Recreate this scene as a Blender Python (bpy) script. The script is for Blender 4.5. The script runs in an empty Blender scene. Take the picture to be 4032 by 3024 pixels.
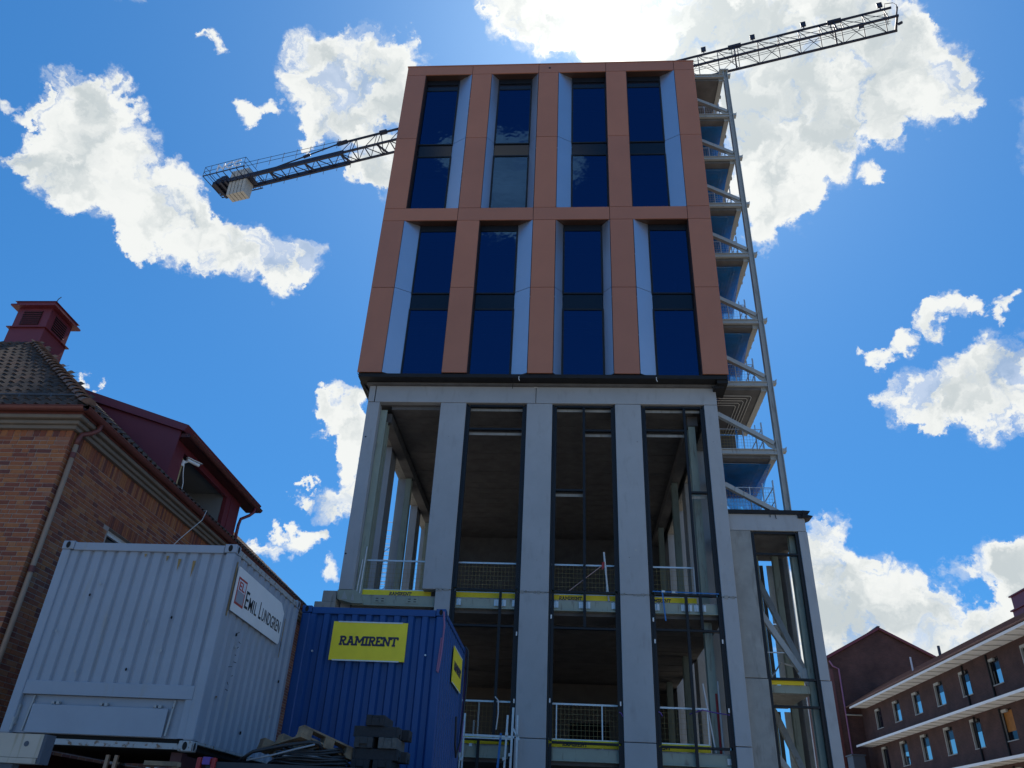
import bpy, bmesh, math, random
from mathutils import Vector, Matrix
random.seed(7)
sc = bpy.context.scene
COL = sc.collection
R = math.radians

# ------------------------------------------------------------------ camera
YAW, PITCH, ROLL = -0.08368, 0.53172, 0.04995
FPX = 3074.9
CAM = Vector((7.731, -24.011, 1.6))
cy_, sy_, cp_, sp_ = math.cos(YAW), math.sin(YAW), math.cos(PITCH), math.sin(PITCH)
FWD = Vector((sy_*cp_, cy_*cp_, sp_))
rt = Vector((cy_, -sy_, 0)); up = rt.cross(FWD)
RT = rt*math.cos(ROLL) + up*math.sin(ROLL)
UP = -rt*math.sin(ROLL) + up*math.cos(ROLL)
cam = bpy.data.cameras.new('camera'); camo = bpy.data.objects.new('camera', cam); COL.objects.link(camo)
m = Matrix((RT, UP, -FWD)).transposed().to_4x4(); m.translation = CAM
camo.matrix_world = m
cam.sensor_width = 36; cam.lens = FPX/4032*36; cam.clip_end = 3000; cam.clip_start = .05
sc.camera = camo

def ray(u, v):
    return RT*((u-2016)/FPX) + UP*(-(v-1512)/FPX) + FWD
def at(axis, val, u, v):
    """surveyed point: the spot on the plane X, Y or Z = val seen at photo pixel u, v"""
    d = ray(u, v); i = 'XYZ'.index(axis); t = (val-CAM[i])/d[i]
    return CAM + d*t
def pix(p):
    q = Vector(p)-CAM; z = q.dot(FWD)
    if z < .1: return None
    return (2016+FPX*q.dot(RT)/z, 1512-FPX*q.dot(UP)/z)

# ------------------------------------------------------------------ exposure
sc.view_settings.view_transform = 'Standard'; sc.view_settings.look = 'None'
sc.view_settings.exposure = 0.0; sc.view_settings.gamma = 1
sc.view_settings.use_curve_mapping = False

# ------------------------------------------------------------------ world: sky with clouds
SUN_EL, SUN_AZ = 54.6, 4.9            # azimuth from +Y towards +X
sund = Vector((math.sin(R(SUN_AZ))*math.cos(R(SUN_EL)), math.cos(R(SUN_AZ))*math.cos(R(SUN_EL)), math.sin(R(SUN_EL))))
W = bpy.data.worlds.new('World'); sc.world = W; W.use_nodes = True
nt = W.node_tree; nt.nodes.clear(); NN = nt.nodes.new; LK = nt.links.new
def vmath(op, a, b=None):
    n = NN('ShaderNodeVectorMath'); n.operation = op
    for i, x in enumerate((a, b)):
        if x is None: continue
        if hasattr(x, 'is_linked'): LK(x, n.inputs[i])
        else: n.inputs[i].default_value = x
    return n
def fmath(op, a, b=None, c=None, clamp=False):
    n = NN('ShaderNodeMath'); n.operation = op; n.use_clamp = clamp
    for i, x in enumerate((a, b, c)):
        if x is None: continue
        if hasattr(x, 'is_linked'): LK(x, n.inputs[i])
        else: n.inputs[i].default_value = x
    return n.outputs[0]
def mrange(x, a, b, c=0, d=1, smooth=False):
    n = NN('ShaderNodeMapRange'); n.clamp = True
    if smooth: n.interpolation_type = 'SMOOTHSTEP'
    LK(x, n.inputs[0])
    for i, y in enumerate((a, b, c, d)): n.inputs[i+1].default_value = y
    return n.outputs[0]
def wmix(fac, a, b):
    n = NN('ShaderNodeMix'); n.data_type = 'RGBA'
    for i, x in ((0, fac), (6, a), (7, b)):
        if hasattr(x, 'is_linked'): LK(x, n.inputs[i])
        else: n.inputs[i].default_value = x
    return n.outputs[2]
def wnoise(vec, scale, detail, rough, dist=0):
    n = NN('ShaderNodeTexNoise'); LK(vec, n.inputs['Vector'])
    n.inputs['Scale'].default_value = scale; n.inputs['Detail'].default_value = detail
    n.inputs['Roughness'].default_value = rough; n.inputs['Distortion'].default_value = dist
    return n
tc = NN('ShaderNodeTexCoord'); DIR = tc.outputs['Generated']
sky = NN('ShaderNodeTexSky'); sky.sky_type = 'NISHITA'; sky.sun_disc = False
sky.sun_elevation = R(SUN_EL); sky.sun_rotation = R(SUN_AZ)
sky.air_density = 1.0; sky.dust_density = 0.3; sky.ozone_density = 3.0
sk = NN('ShaderNodeVectorMath'); sk.operation = 'MULTIPLY'; LK(sky.outputs[0], sk.inputs[0]); sk.inputs[1].default_value = (0.34, 1.03, 1.52)
gmn = NN('ShaderNodeGamma'); LK(sk.outputs[0], gmn.inputs[0]); gmn.inputs[1].default_value = .55
SKYC = vmath('MULTIPLY', gmn.outputs[0], (.96, 1.74, 2.62)).outputs[0]
# cumulus: (screen-free) directions of the puffs, each with an angular radius in units of 1/1687 rad
PUFFS = """150,240,56 210,215,40 130,330,52 90,365,36 220,330,68 260,400,68 320,460,60 390,500,56 470,520,60 540,530,56 610,545,52 655,560,36
620,590,32 55,340,22.4 165,420,32 290,500,32 45,225,14.4 390,380,30.4 430,460,32 700,150,64.5 780,160,77.4 850,150,51.6 680,220,48 740,250,68.8
815,240,64.5 860,190,47.3 830,345,38.7 800,375,32.7 850,395,36.1 690,290,28 555,265,16 590,250,12.8 450,85,11.2 420,70,8 1100,10,46 1190,25,69
1290,40,78.2 1400,20,101.2 1500,60,101.2 1600,40,101.2 1700,80,119.6 1800,100,105.8 1890,120,96.6 1975,170,78.2 2040,185,41.4 1950,80,55.2 1670,215,73.6 1760,240,101.2
1840,230,64.4 1620,320,69 1700,330,92 1780,290,50.6 1640,430,55.2 1700,420,50.6 1645,490,36.8 1610,250,50.6 1450,110,55.2 1350,100,55.2 1560,210,36.8 1870,380,22.1
1910,290,22.1 2050,668,24 1995,690,22 1935,735,22 1885,765,15 2105,665,20 2180,660,14 2165,690,9 2140,790,46 2060,840,56 1960,850,42 2115,870,54
2170,890,44 2000,880,34 2195,820,36 740,890,42 700,880,18 770,900,30 760,965,24 745,1000,18 770,1035,29.4 715,1082,29.4 658,1085,12.9 760,1078,29.4
595,1184,18.4 650,1172,20.2 690,1160,12 560,1188,12 615,1150,10.1 720,1235,18.4 1790,1160,29.4 1755,1150,20.2 1800,1230,55.2 1790,1290,73.6 1870,1285,71.8 1940,1330,82.8
1860,1370,92 1960,1400,78.2 2050,1385,57 2120,1375,57 2180,1365,47.8 1760,1360,69 2000,1300,41.4 2075,1232,25.8 2150,1212,31.3 2205,1250,38.6 2200,1200,22.1 1820,1440,78.2
165,820,13 215,850,11 665,1045,8.3 2330,820,90 2380,300,110.4 2300,1260,82.8 2420,1400,101.2 1250,-120,119.6 1500,-150,147.2 1750,-110,138 600,-160,72 300,-120,56""".split()
# wispy displacement of the lookup direction
nz1 = wnoise(DIR, 7, 3, .55); nz2 = wnoise(DIR, 26, 6, .62)
d1 = vmath('SUBTRACT', nz1.outputs['Color'], (.5, .5, .5)).outputs[0]
d2 = vmath('SUBTRACT', nz2.outputs['Color'], (.5, .5, .5)).outputs[0]
d1 = vmath('MULTIPLY', d1, (.06, .06, .06)).outputs[0]
d2 = vmath('MULTIPLY', d2, (.085, .085, .085)).outputs[0]
DW = vmath('NORMALIZE', vmath('ADD', vmath('ADD', DIR, d1).outputs[0], d2).outputs[0]).outputs[0]
acc = None
for s in PUFFS:
    px, py, pr = [float(q) for q in s.split(',')]
    c = ray(px*1.82278, py*1.82278).normalized(); rad = pr/1687*1.30+.003
    dt = vmath('DOT_PRODUCT', DW, tuple(c)).outputs['Value']
    n = NN('ShaderNodeMapRange'); n.clamp = True; LK(dt, n.inputs[0])
    n.inputs[1].default_value = math.cos(rad); n.inputs[2].default_value = 1.0
    acc = n.outputs[0] if acc is None else fmath('ADD', acc, n.outputs[0])
# one broken cumulus behind the camera (it mirrors in a tower window)
for c, rad in (((-.085, -.71, .70), .075), ((-.115, -.69, .715), .05), ((-.05, -.735, .675), .05), ((-.02, -.70, .71), .035)):
    n = NN('ShaderNodeMapRange'); n.clamp = True; LK(vmath('DOT_PRODUCT', DW, tuple(Vector(c).normalized())).outputs['Value'], n.inputs[0])
    n.inputs[1].default_value = math.cos(rad); n.inputs[2].default_value = 1.0
    acc = fmath('ADD', acc, n.outputs[0])
# the same broken cloud cover goes on over the rest of the sky
gen = wnoise(vmath('ADD', DW, (3.3, 1.7, 5.2)).outputs[0], 2.6, 4, .5)
away = mrange(vmath('DOT_PRODUCT', DIR, tuple(FWD)).outputs['Value'], .78, .62)
gd = fmath('MULTIPLY', mrange(gen.outputs['Fac'], .555, .70), away)
acc = fmath('ADD', acc, fmath('MULTIPLY', gd, 1.2))
fb = wnoise(DW, 17, 9, .60, 1.0)
fb2 = wnoise(DIR, 9, 3, .5, .4)
off = vmath('ADD', DW, tuple(sund*.03)).outputs[0]
fbo = wnoise(off, 20, 3, .5, .6)
fbs = wnoise(DW, 20, 3, .5, .6)
n1 = fmath('SUBTRACT', fb.outputs['Fac'], .5); n2 = fmath('SUBTRACT', fb2.outputs['Fac'], .5)
nse = fmath('ADD', fmath('MULTIPLY', n1, 4.2), fmath('MULTIPLY', n2, 1.2))
accm = fmath('MINIMUM', fmath('SUBTRACT', fmath('MULTIPLY', acc, 1.6), .16), 1.35)
dens = fmath('ADD', accm, fmath('MULTIPLY', nse, mrange(acc, 0, .3)))
veil = fmath('MULTIPLY', fmath('MULTIPLY', mrange(fmath('ADD', acc, fmath('MULTIPLY', n1, 2.2)), .02, .9, smooth=True), .55), mrange(acc, 0, .3))
alpha = fmath('MAXIMUM', mrange(dens, .16, 1.30, smooth=True), veil)
# sunlit rims, greyer bellies
sdot = vmath('DOT_PRODUCT', DIR, tuple(sund)).outputs['Value']
relief = fmath('SUBTRACT', fbs.outputs['Fac'], fbo.outputs['Fac'])
thick = mrange(fmath('ADD', fmath('ADD', fmath('MINIMUM', acc, 2.4), fmath('MULTIPLY', n2, 3.0)), fmath('MULTIPLY', relief, 5.5)), .7, 3.5, smooth=True)
cc = wmix(thick, (.91, .93, .91, 1), (.58, .64, .66, 1))
glow = fmath('POWER', fmath('MAXIMUM', sdot, 0), 60)
glow2 = fmath('POWER', fmath('MAXIMUM', sdot, 0), 900)
gl = fmath('ADD', fmath('MULTIPLY', glow, .20), fmath('MULTIPLY', glow2, 1.0))
ccg = vmath('ADD', cc, None); LK(wmix(gl, (0, 0, 0, 1), (1.0, .96, .86, 1)), ccg.inputs[1])
aure = fmath('ADD', fmath('MULTIPLY', fmath('POWER', fmath('MAXIMUM', sdot, 0), 14), .12), fmath('MULTIPLY', glow, .16))
SKYB = vmath('ADD', vmath('MULTIPLY', SKYC, (.085, .085, .085)).outputs[0], wmix(aure, (0, 0, 0, 1), (1, .97, .9, 1))).outputs[0]
final = wmix(alpha, SKYB, ccg.outputs[0])
bg = NN('ShaderNodeBackground'); wo = NN('ShaderNodeOutputWorld')
# everything above is expressed at Background strength 0.1
LK(vmath('MULTIPLY', final, (10, 10, 10)).outputs[0], bg.inputs[0]); bg.inputs[1].default_value = .1
LK(bg.outputs[0], wo.inputs[0])
W.cycles.sampling_method = 'MANUAL'; W.cycles.sample_map_resolution = 512

# ------------------------------------------------------------------ sun
sl = bpy.data.lights.new('sun', 'SUN'); sl.energy = 4.6; sl.angle = R(.53); sl.color = (1, .95, .86)
so = bpy.data.objects.new('sun', sl); COL.objects.link(so); so.location = (10, 40, 80)
so.rotation_euler = sund.to_track_quat('Z', 'Y').to_euler()

# ------------------------------------------------------------------ materials
def mat(name, col, rough=.6, metal=0, var=0, vscale=3, bump=0, bscale=40, spec=.5, stain=None, sscale=(1, 1, .15), sthr=(.6, .75)):
    M = bpy.data.materials.new(name); M.use_nodes = True; t = M.node_tree
    b = t.nodes['Principled BSDF']; b.inputs['Base Color'].default_value = (*col, 1)
    b.inputs['Roughness'].default_value = rough; b.inputs['Metallic'].default_value = metal
    b.inputs['Specular IOR Level'].default_value = spec
    g = t.nodes.new('ShaderNodeNewGeometry')
    src = None
    if var:
        n = t.nodes.new('ShaderNodeTexNoise'); n.inputs['Scale'].default_value = vscale; n.inputs['Detail'].default_value = 7; n.inputs['Roughness'].default_value = .62
        t.links.new(g.outputs['Position'], n.inputs['Vector'])
        mr = t.nodes.new('ShaderNodeMapRange'); mr.inputs[1].default_value = .3; mr.inputs[2].default_value = .7
        mr.inputs[3].default_value = 1-var; mr.inputs[4].default_value = 1+var
        t.links.new(n.outputs['Fac'], mr.inputs[0])
        vm = t.nodes.new('ShaderNodeVectorMath'); vm.operation = 'SCALE'; vm.inputs[0].default_value = col
        t.links.new(mr.outputs[0], vm.inputs['Scale']); src = vm.outputs[0]
    if stain:
        n = t.nodes.new('ShaderNodeTexNoise'); n.inputs['Scale'].default_value = 5; n.inputs['Detail'].default_value = 6
        mp = t.nodes.new('ShaderNodeMapping'); mp.inputs['Scale'].default_value = sscale
        t.links.new(g.outputs['Position'], mp.inputs[0]); t.links.new(mp.outputs[0], n.inputs['Vector'])
        mr = t.nodes.new('ShaderNodeMapRange'); mr.inputs[1].default_value = sthr[0]; mr.inputs[2].default_value = sthr[1]
        t.links.new(n.outputs['Fac'], mr.inputs[0])
        mx = t.nodes.new('ShaderNodeMix'); mx.data_type = 'RGBA'; t.links.new(mr.outputs[0], mx.inputs[0])
        if src: t.links.new(src, mx.inputs[6])
        else: mx.inputs[6].default_value = (*col, 1)
        mx.inputs[7].default_value = (*stain, 1); src = mx.outputs[2]
    if src: t.links.new(src, b.inputs['Base Color'])
    if bump:
        n = t.nodes.new('ShaderNodeTexNoise'); n.inputs['Scale'].default_value = bscale; n.inputs['Detail'].default_value = 5
        t.links.new(g.outputs['Position'], n.inputs['Vector'])
        bp = t.nodes.new('ShaderNodeBump'); bp.inputs['Strength'].default_value = bump; bp.inputs['Distance'].default_value = .01
        t.links.new(n.outputs['Fac'], bp.inputs['Height']); t.links.new(bp.outputs[0], b.inputs['Normal'])
    return M
def brickmat(name, cols, mortar, sx=.26, sz=.079, axis='X'):
    M = bpy.data.materials.new(name); M.use_nodes = True; t = M.node_tree; b = t.nodes['Principled BSDF']
    g = t.nodes.new('ShaderNodeNewGeometry'); s = t.nodes.new('ShaderNodeSeparateXYZ'); c = t.nodes.new('ShaderNodeCombineXYZ')
    t.links.new(g.outputs['Position'], s.inputs[0]); t.links.new(s.outputs['X' if axis == 'X' else 'Y'], c.inputs[0]); t.links.new(s.outputs['Z'], c.inputs[1])
    br = t.nodes.new('ShaderNodeTexBrick'); t.links.new(c.outputs[0], br.inputs['Vector'])
    br.inputs['Scale'].default_value = 1; br.inputs['Brick Width'].default_value = sx; br.inputs['Row Height'].default_value = sz
    br.inputs['Mortar Size'].default_value = .006; br.inputs['Color1'].default_value = (*cols[0], 1); br.inputs['Color2'].default_value = (*cols[1], 1)
    br.inputs['Mortar'].default_value = (*mortar, 1)
    n = t.nodes.new('ShaderNodeTexNoise'); n.inputs['Scale'].default_value = .9; n.inputs['Detail'].default_value = 8; t.links.new(g.outputs['Position'], n.inputs['Vector'])
    mr = t.nodes.new('ShaderNodeMapRange'); mr.inputs[1].default_value = .3; mr.inputs[2].default_value = .7; mr.inputs[3].default_value = .75; mr.inputs[4].default_value = 1.25
    t.links.new(n.outputs['Fac'], mr.inputs[0])
    vm = t.nodes.new('ShaderNodeVectorMath'); vm.operation = 'SCALE'; t.links.new(br.outputs['Color'], vm.inputs[0]); t.links.new(mr.outputs[0], vm.inputs['Scale'])
    t.links.new(vm.outputs[0], b.inputs['Base Color']); b.inputs['Roughness'].default_value = .9
    bp = t.nodes.new('ShaderNodeBump'); bp.inputs['Strength'].default_value = .5; bp.inputs['Distance'].default_value = .01; bp.invert = True
    t.links.new(br.outputs['Fac'], bp.inputs['Height']); t.links.new(bp.outputs[0], b.inputs['Normal'])
    return M

M = {}
M['copper'] = mat('copper_cladding', (.435, .172, .098), .5, .2, .06, .5, .04, 160)
COP = [M['copper'], mat('copper_cladding', (.415, .165, .096), .44, .2, .06, .5, .04, 160), mat('copper_cladding', (.455, .180, .103), .54, .2, .06, .5, .04, 160)]
CS = random.Random(2)
M['copper_dark'] = mat('shaded_copper', (.055, .03, .024), .5, .2, .08, 2)  # copper darkened in its base colour to stand for shade in the recesses
M['silver'] = mat('silver_cladding', (.47, .51, .585), .34, .82, .04, .5, .03, 120)
M['black'] = mat('black_frame', (.008, .009, .012), .5, 0, .2, 6, spec=.35)
M['membrane'] = mat('black_membrane', (.008, .008, .009), .75, 0, .3, 5, .3, 12)
M['glass'] = mat('blue_solar_glass', (.020, .058, .135), .03, 1.0)
M['spandrel'] = mat('dark_spandrel_glass', (.010, .014, .022), .12, .3)
M['glass_clear'] = mat('window_glass', (.55, .55, .53), .04, 1.0)
M['concrete'] = mat('precast_concrete', (.375, .392, .405), .82, 0, .06, 1.2, .10, 90, stain=(.31, .318, .322), sscale=(1, 1, .3), sthr=(.56, .80))
M['concrete2'] = mat('older_concrete', (.30, .30, .28), .85, 0, .16, 1.6, .15, 60, stain=(.20, .19, .17), sscale=(1.2, 1.2, .25), sthr=(.52, .72))
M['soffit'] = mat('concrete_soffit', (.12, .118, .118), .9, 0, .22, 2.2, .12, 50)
M['mortar'] = mat('joint_mortar', (.16, .16, .155), .95, 0, .3, 12)
M['plaster'] = mat('brown_raw_wall', (.175, .152, .13), .92, 0, .12, 1.5)
M['green'] = mat('pale_green_primer', (.30, .335, .27), .55, 0, .08, 2, .03, 80, stain=(.18, .17, .14), sscale=(2, 2, .3), sthr=(.58, .74))
M['greysteel'] = mat('grey_primed_steel', (.36, .375, .365), .55, .1, .08, 2, stain=(.22, .21, .19), sscale=(2, 2, .4), sthr=(.6, .75))
M['galv'] = mat('galvanised_steel', (.55, .57, .58), .42, .6, .1, 8)
M['white'] = mat('white_paint', (.74, .74, .73), .5, 0, .05, 2)
M['board'] = mat('white_wrapped_board', (.62, .66, .70), .5, 0, .08, 6)
M['yellow'] = mat('yellow_board', (.92, .73, .02), .5, 0, .06, 4)
M['yellowwire'] = mat('yellow_wire', (.30, .24, .09), .5)
M['ink'] = mat('dark_blue_ink', (.018, .014, .05), .5)
M['inkblack'] = mat('black_ink', (.008, .008, .012), .5)
M['inkred'] = mat('red_ink', (.42, .05, .035), .5)
M['inkgrey'] = mat('grey_ink', (.30, .32, .36), .5)
M['greybox'] = mat('grey_container_paint', (.295, .33, .385), .5, 0, .07, 1.4, .06, 30, stain=(.30, .30, .29), sscale=(1.5, 1.5, .22), sthr=(.6, .76))
M['rust'] = mat('rust_streak', (.30, .20, .08), .85, 0, .3, 14)
M['rustyedge'] = mat('rusty_grey_rail', (.36, .37, .37), .6, 0, .15, 5, .1, 40, stain=(.20, .12, .07), sscale=(3, 3, 3), sthr=(.56, .64))
M['bluebox'] = mat('blue_container_paint', (.007, .058, .215), .45, 0, .08, 1.5, .04, 30)
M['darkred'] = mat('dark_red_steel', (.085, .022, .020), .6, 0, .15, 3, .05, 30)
M['near_black'] = mat('black_for_shade_and_marks', (.012, .011, .011), .9)  # shade of holes and unlit gaps put in as colour; also dark marks
M['brick_joint'] = mat('brick_mortar', (.37, .30, .26), .95, 0, .1, 8)
BR = []
for i, c in enumerate([(.35, .128, .048), (.315, .106, .044), (.275, .084, .040), (.21, .062, .036), (.15, .050, .038), (.36, .148, .066), (.29, .118, .068)]):
    BR.append(mat('clay_brick_tone', c, .9, 0, .14, 22, .25, 120))
M['eave'] = mat('eave_render', (.19, .15, .112), .85, 0, .1, 3)
M['copperpipe'] = mat('red_gutter_metal', (.15, .045, .036), .5, .2, .12, 5)
M['pipebeige'] = mat('beige_downpipe', (.36, .23, .15), .6, 0, .08, 4)
M['maroon'] = mat('maroon_sheet_metal', (.17, .030, .042), .5, .1, .07, 1.5)
TILE = [mat('clay_tile_tone', c, .9, 0, .2, 14, .2, 60, .15) for c in ((.105, .073, .058), (.082, .061, .05), (.125, .078, .058), (.066, .053, .047))]
M['ridge'] = mat('clay_ridge_tone', (.16, .095, .072), .85, 0, .22, 9, .2, 60)
M['farbrick_y'] = brickmat('far_brick_wall', ((.082, .037, .031), (.060, .028, .026)), (.085, .062, .052), axis='Y')
M['farbrick_x'] = brickmat('gable_brick_wall', ((.112, .046, .038), (.082, .036, .032)), (.11, .08, .066), axis='X')
M['housebrick_x'] = brickmat('house_brick_x', ((.33, .125, .06), (.17, .05, .042)), (.33, .27, .25), axis='X')
M['housebrick_y'] = brickmat('house_brick_y', ((.33, .125, .06), (.17, .05, .042)), (.33, .27, .25), axis='Y')
M['farroof'] = mat('far_clay_roof', (.16, .078, .055), .9, 0, .25, 5, .3, 8)
M['canopy'] = mat('white_canopy_metal', (.82, .83, .83), .5, 0, .05, 2)
M['palegrey'] = mat('pale_reveal', (.42, .42, .39), .8, 0, .1, 3)
M['orange'] = mat('orange_panel', (.36, .14, .02), .7, 0, .2, 4)
M['crane'] = mat('dark_crane_steel', (.016, .019, .038), .55, .2, .1, 3)
M['cw'] = mat('counterweight_concrete', (.42, .41, .38), .85, 0, .1, 3)
M['ncc'] = mat('white_lettering', (.75, .76, .8), .6)
M['wood'] = mat('pallet_wood', (.26, .185, .115), .85, 0, .25, 9, .3, 70, stain=(.12, .09, .065), sscale=(1, 1, 1), sthr=(.5, .7))
M['cable'] = mat('black_cable_rubber', (.022, .022, .024), .42, 0, .3, 20)
M['tape'] = mat('grey_cable_sheath', (.30, .31, .33), .5)
BLK = [mat('black_block_tone', (.030, .031, .034), .9, 0, .25, 30, .4, 120), mat('grey_block_tone', (.105, .103, .095), .9, 0, .2, 30, .4, 120), mat('charcoal_block_tone', (.052, .052, .053), .9, 0, .2, 30, .4, 120)]
M['deck'] = mat('dark_deck_steel', (.035, .036, .042), .55, .3, .2, 4)
M['redpaint'] = mat('red_paint', (.34, .02, .02), .5)
M['purple'] = mat('purple_webbing', (.16, .08, .30), .8)
M['pink'] = mat('faded_pink_webbing', (.30, .14, .24), .8)
M['strapblue'] = mat('blue_webbing', (.03, .16, .42), .7)
M['cream'] = mat('cream_paint', (.46, .41, .34), .6, 0, .06, 4, stain=(.30, .25, .17), sscale=(4, 4, .3), sthr=(.56, .7))
M['greyend'] = mat('blue_grey_paint', (.065, .08, .105), .6)
M['ground'] = mat('gravel_ground', (.40, .345, .27), .95, 0, .2, .4, .3, 6)
M['pvc'] = mat('white_conduit', (.62, .62, .6), .5)
M['dormerin'] = mat('grey_lining', (.21, .225, .235), .85, 0, .06, 1.5)
M['timber'] = mat('yellow_timber', (.50, .38, .18), .7, 0, .12, 12)
M['redtape'] = mat('red_white_tape', (.46, .30, .28), .6)
def netmat():
    X = bpy.data.materials.new('blue_debris_net'); X.use_nodes = True; t = X.node_tree; t.nodes.clear()
    o = t.nodes.new('ShaderNodeOutputMaterial'); mx = t.nodes.new('ShaderNodeMixShader'); tr = t.nodes.new('ShaderNodeBsdfTransparent')
    a = t.nodes.new('ShaderNodeMixShader'); df = t.nodes.new('ShaderNodeBsdfDiffuse'); tl = t.nodes.new('ShaderNodeBsdfTranslucent')
    df.inputs[0].default_value = (.03, .26, .72, 1); tl.inputs[0].default_value = (.03, .34, .85, 1); a.inputs[0].default_value = .5
    t.links.new(df.outputs[0], a.inputs[1]); t.links.new(tl.outputs[0], a.inputs[2])
    g = t.nodes.new('ShaderNodeNewGeometry'); n = t.nodes.new('ShaderNodeTexNoise'); n.inputs['Scale'].default_value = 2.2
    t.links.new(g.outputs['Position'], n.inputs['Vector'])
    mr = t.nodes.new('ShaderNodeMapRange'); mr.inputs[1].default_value = .3; mr.inputs[2].default_value = .7; mr.inputs[3].default_value = .58; mr.inputs[4].default_value = .85
    t.links.new(n.outputs['Fac'], mr.inputs[0]); t.links.new(mr.outputs[0], mx.inputs[0])
    t.links.new(tr.outputs[0], mx.inputs[1]); t.links.new(a.outputs[0], mx.inputs[2]); t.links.new(mx.outputs[0], o.inputs[0])
    return X
def glassmat():
    X = bpy.data.materials.new('blue_solar_glass'); X.use_nodes = True; t = X.node_tree; t.nodes.clear()
    o = t.nodes.new('ShaderNodeOutputMaterial'); mx = t.nodes.new('ShaderNodeMixShader'); tr = t.nodes.new('ShaderNodeBsdfTransparent'); gl = t.nodes.new('ShaderNodeBsdfGlossy')
    tr.inputs[0].default_value = (.30, .42, .62, 1); gl.inputs[0].default_value = (.040, .100, .215, 1); gl.inputs['Roughness'].default_value = .02
    g = t.nodes.new('ShaderNodeNewGeometry'); n = t.nodes.new('ShaderNodeTexNoise'); n.inputs['Scale'].default_value = .8; n.inputs['Detail'].default_value = 3
    t.links.new(g.outputs['Position'], n.inputs['Vector'])
    bp = t.nodes.new('ShaderNodeBump'); bp.inputs['Strength'].default_value = .35; bp.inputs['Distance'].default_value = .02
    t.links.new(n.outputs['Fac'], bp.inputs['Height']); t.links.new(bp.outputs[0], gl.inputs['Normal'])
    mx.inputs[0].default_value = .55
    t.links.new(tr.outputs[0], mx.inputs[1]); t.links.new(gl.outputs[0], mx.inputs[2]); t.links.new(mx.outputs[0], o.inputs[0])
    return X
M['glass'] = glassmat()
M['net'] = netmat()

# ------------------------------------------------------------------ mesh helpers
class MB:
    def __init__(s): s.v = []; s.f = []; s.m = []
    def add(s, vs, fs, mi=0):
        b = len(s.v); s.v += [Vector(x) for x in vs]
        for f in fs: s.f.append([b+i for i in f]); s.m.append(mi)
        return s
    def box(s, x0, x1, y0, y1, z0, z1, mi=0):
        return s.add([(x0, y0, z0), (x1, y0, z0), (x1, y1, z0), (x0, y1, z0), (x0, y0, z1), (x1, y0, z1), (x1, y1, z1), (x0, y1, z1)],
              [(3, 2, 1, 0), (4, 5, 6, 7), (0, 1, 5, 4), (1, 2, 6, 5), (2, 3, 7, 6), (3, 0, 4, 7)], mi)
    def hexa(s, a, b, mi=0):     # a, b: matching lists of 4 corners
        return s.add(list(a)+list(b), [(3, 2, 1, 0), (4, 5, 6, 7), (0, 1, 5, 4), (1, 2, 6, 5), (2, 3, 7, 6), (3, 0, 4, 7)], mi)
    def prism(s, poly, vec, mi=0):
        n = len(poly); vec = Vector(vec); P = [Vector(p) for p in poly]
        return s.add(P+[p+vec for p in P], [tuple(range(n-1, -1, -1)), tuple(range(n, 2*n))]+[(i, (i+1) % n, n+(i+1) % n, n+i) for i in range(n)], mi)
    def beam(s, p, q, w, h=None, upv=(0, 0, 1), mi=0):
        p, q = Vector(p), Vector(q); h = h or w; d = (q-p).normalized(); u = Vector(upv)
        if abs(d.dot(u)) > .98: u = Vector((0, 1, 0))
        a = d.cross(u).normalized()*w/2; b = a.cross(d).normalized()*h/2
        return s.hexa([p-a-b, p+a-b, p+a+b, p-a+b], [q-a-b, q+a-b, q+a+b, q-a+b], mi)
    def tube(s, pts, r, n=8, mi=0):
        pts = [Vector(p) for p in pts]; rings = []; u = None
        for i, p in enumerate(pts):
            d = (pts[min(i+1, len(pts)-1)]-pts[max(i-1, 0)]).normalized()
            if u is None:
                u = Vector((0, 0, 1)) if abs(d.z) < .9 else Vector((1, 0, 0))
            a = (u - d*u.dot(d)).normalized(); u = a; b = d.cross(a)
            rings.append([p + a*r*math.cos(2*math.pi*k/n) + b*r*math.sin(2*math.pi*k/n) for k in range(n)])
        vs = [v for g in rings for v in g]; fs = []
        for i in range(len(rings)-1):
            for k in range(n): fs.append((i*n+k, i*n+(k+1) % n, (i+1)*n+(k+1) % n, (i+1)*n+k))
        fs.append(tuple(range(n-1, -1, -1))); fs.append(tuple((len(rings)-1)*n+k for k in range(n)))
        return s.add(vs, fs, mi)
    def sheet(s, grid, mi=0):
        h, w = len(grid), len(grid[0]); vs = [p for r_ in grid for p in r_]
        return s.add(vs, [(i*w+j, i*w+j+1, (i+1)*w+j+1, (i+1)*w+j) for i in range(h-1) for j in range(w-1)], mi)
    def mesh(s, name, mats, origin=(0, 0, 0), smooth=False):
        o = Vector(origin); me = bpy.data.meshes.new(name)
        me.from_pydata([tuple(v-o) for v in s.v], [], s.f)
        for x in (mats if isinstance(mats, (list, tuple)) else [mats]): me.materials.append(x)
        me.polygons.foreach_set('material_index', s.m)
        if smooth: me.polygons.foreach_set('use_smooth', [True]*len(s.f))
        me.update(); return me
def wloc(o):
    v = Vector((0, 0, 0))
    while o is not None: v += o.location; o = o.parent
    return v
def obj(name, mb, mats, parent=None, smooth=False, bevel=0, origin=None, **props):
    if parent is not None:
        me = mb.mesh(name, mats, wloc(parent), smooth); o = bpy.data.objects.new(name, me); COL.objects.link(o); o.parent = parent
    else:
        org = origin or (0, 0, 0)
        me = mb.mesh(name, mats, org, smooth); o = bpy.data.objects.new(name, me); COL.objects.link(o); o.location = org
    if bevel:
        b = o.modifiers.new('bevel', 'BEVEL'); b.width = bevel; b.segments = 2; b.limit_method = 'ANGLE'
    for k, v in props.items(): o[k] = v
    return o
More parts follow.
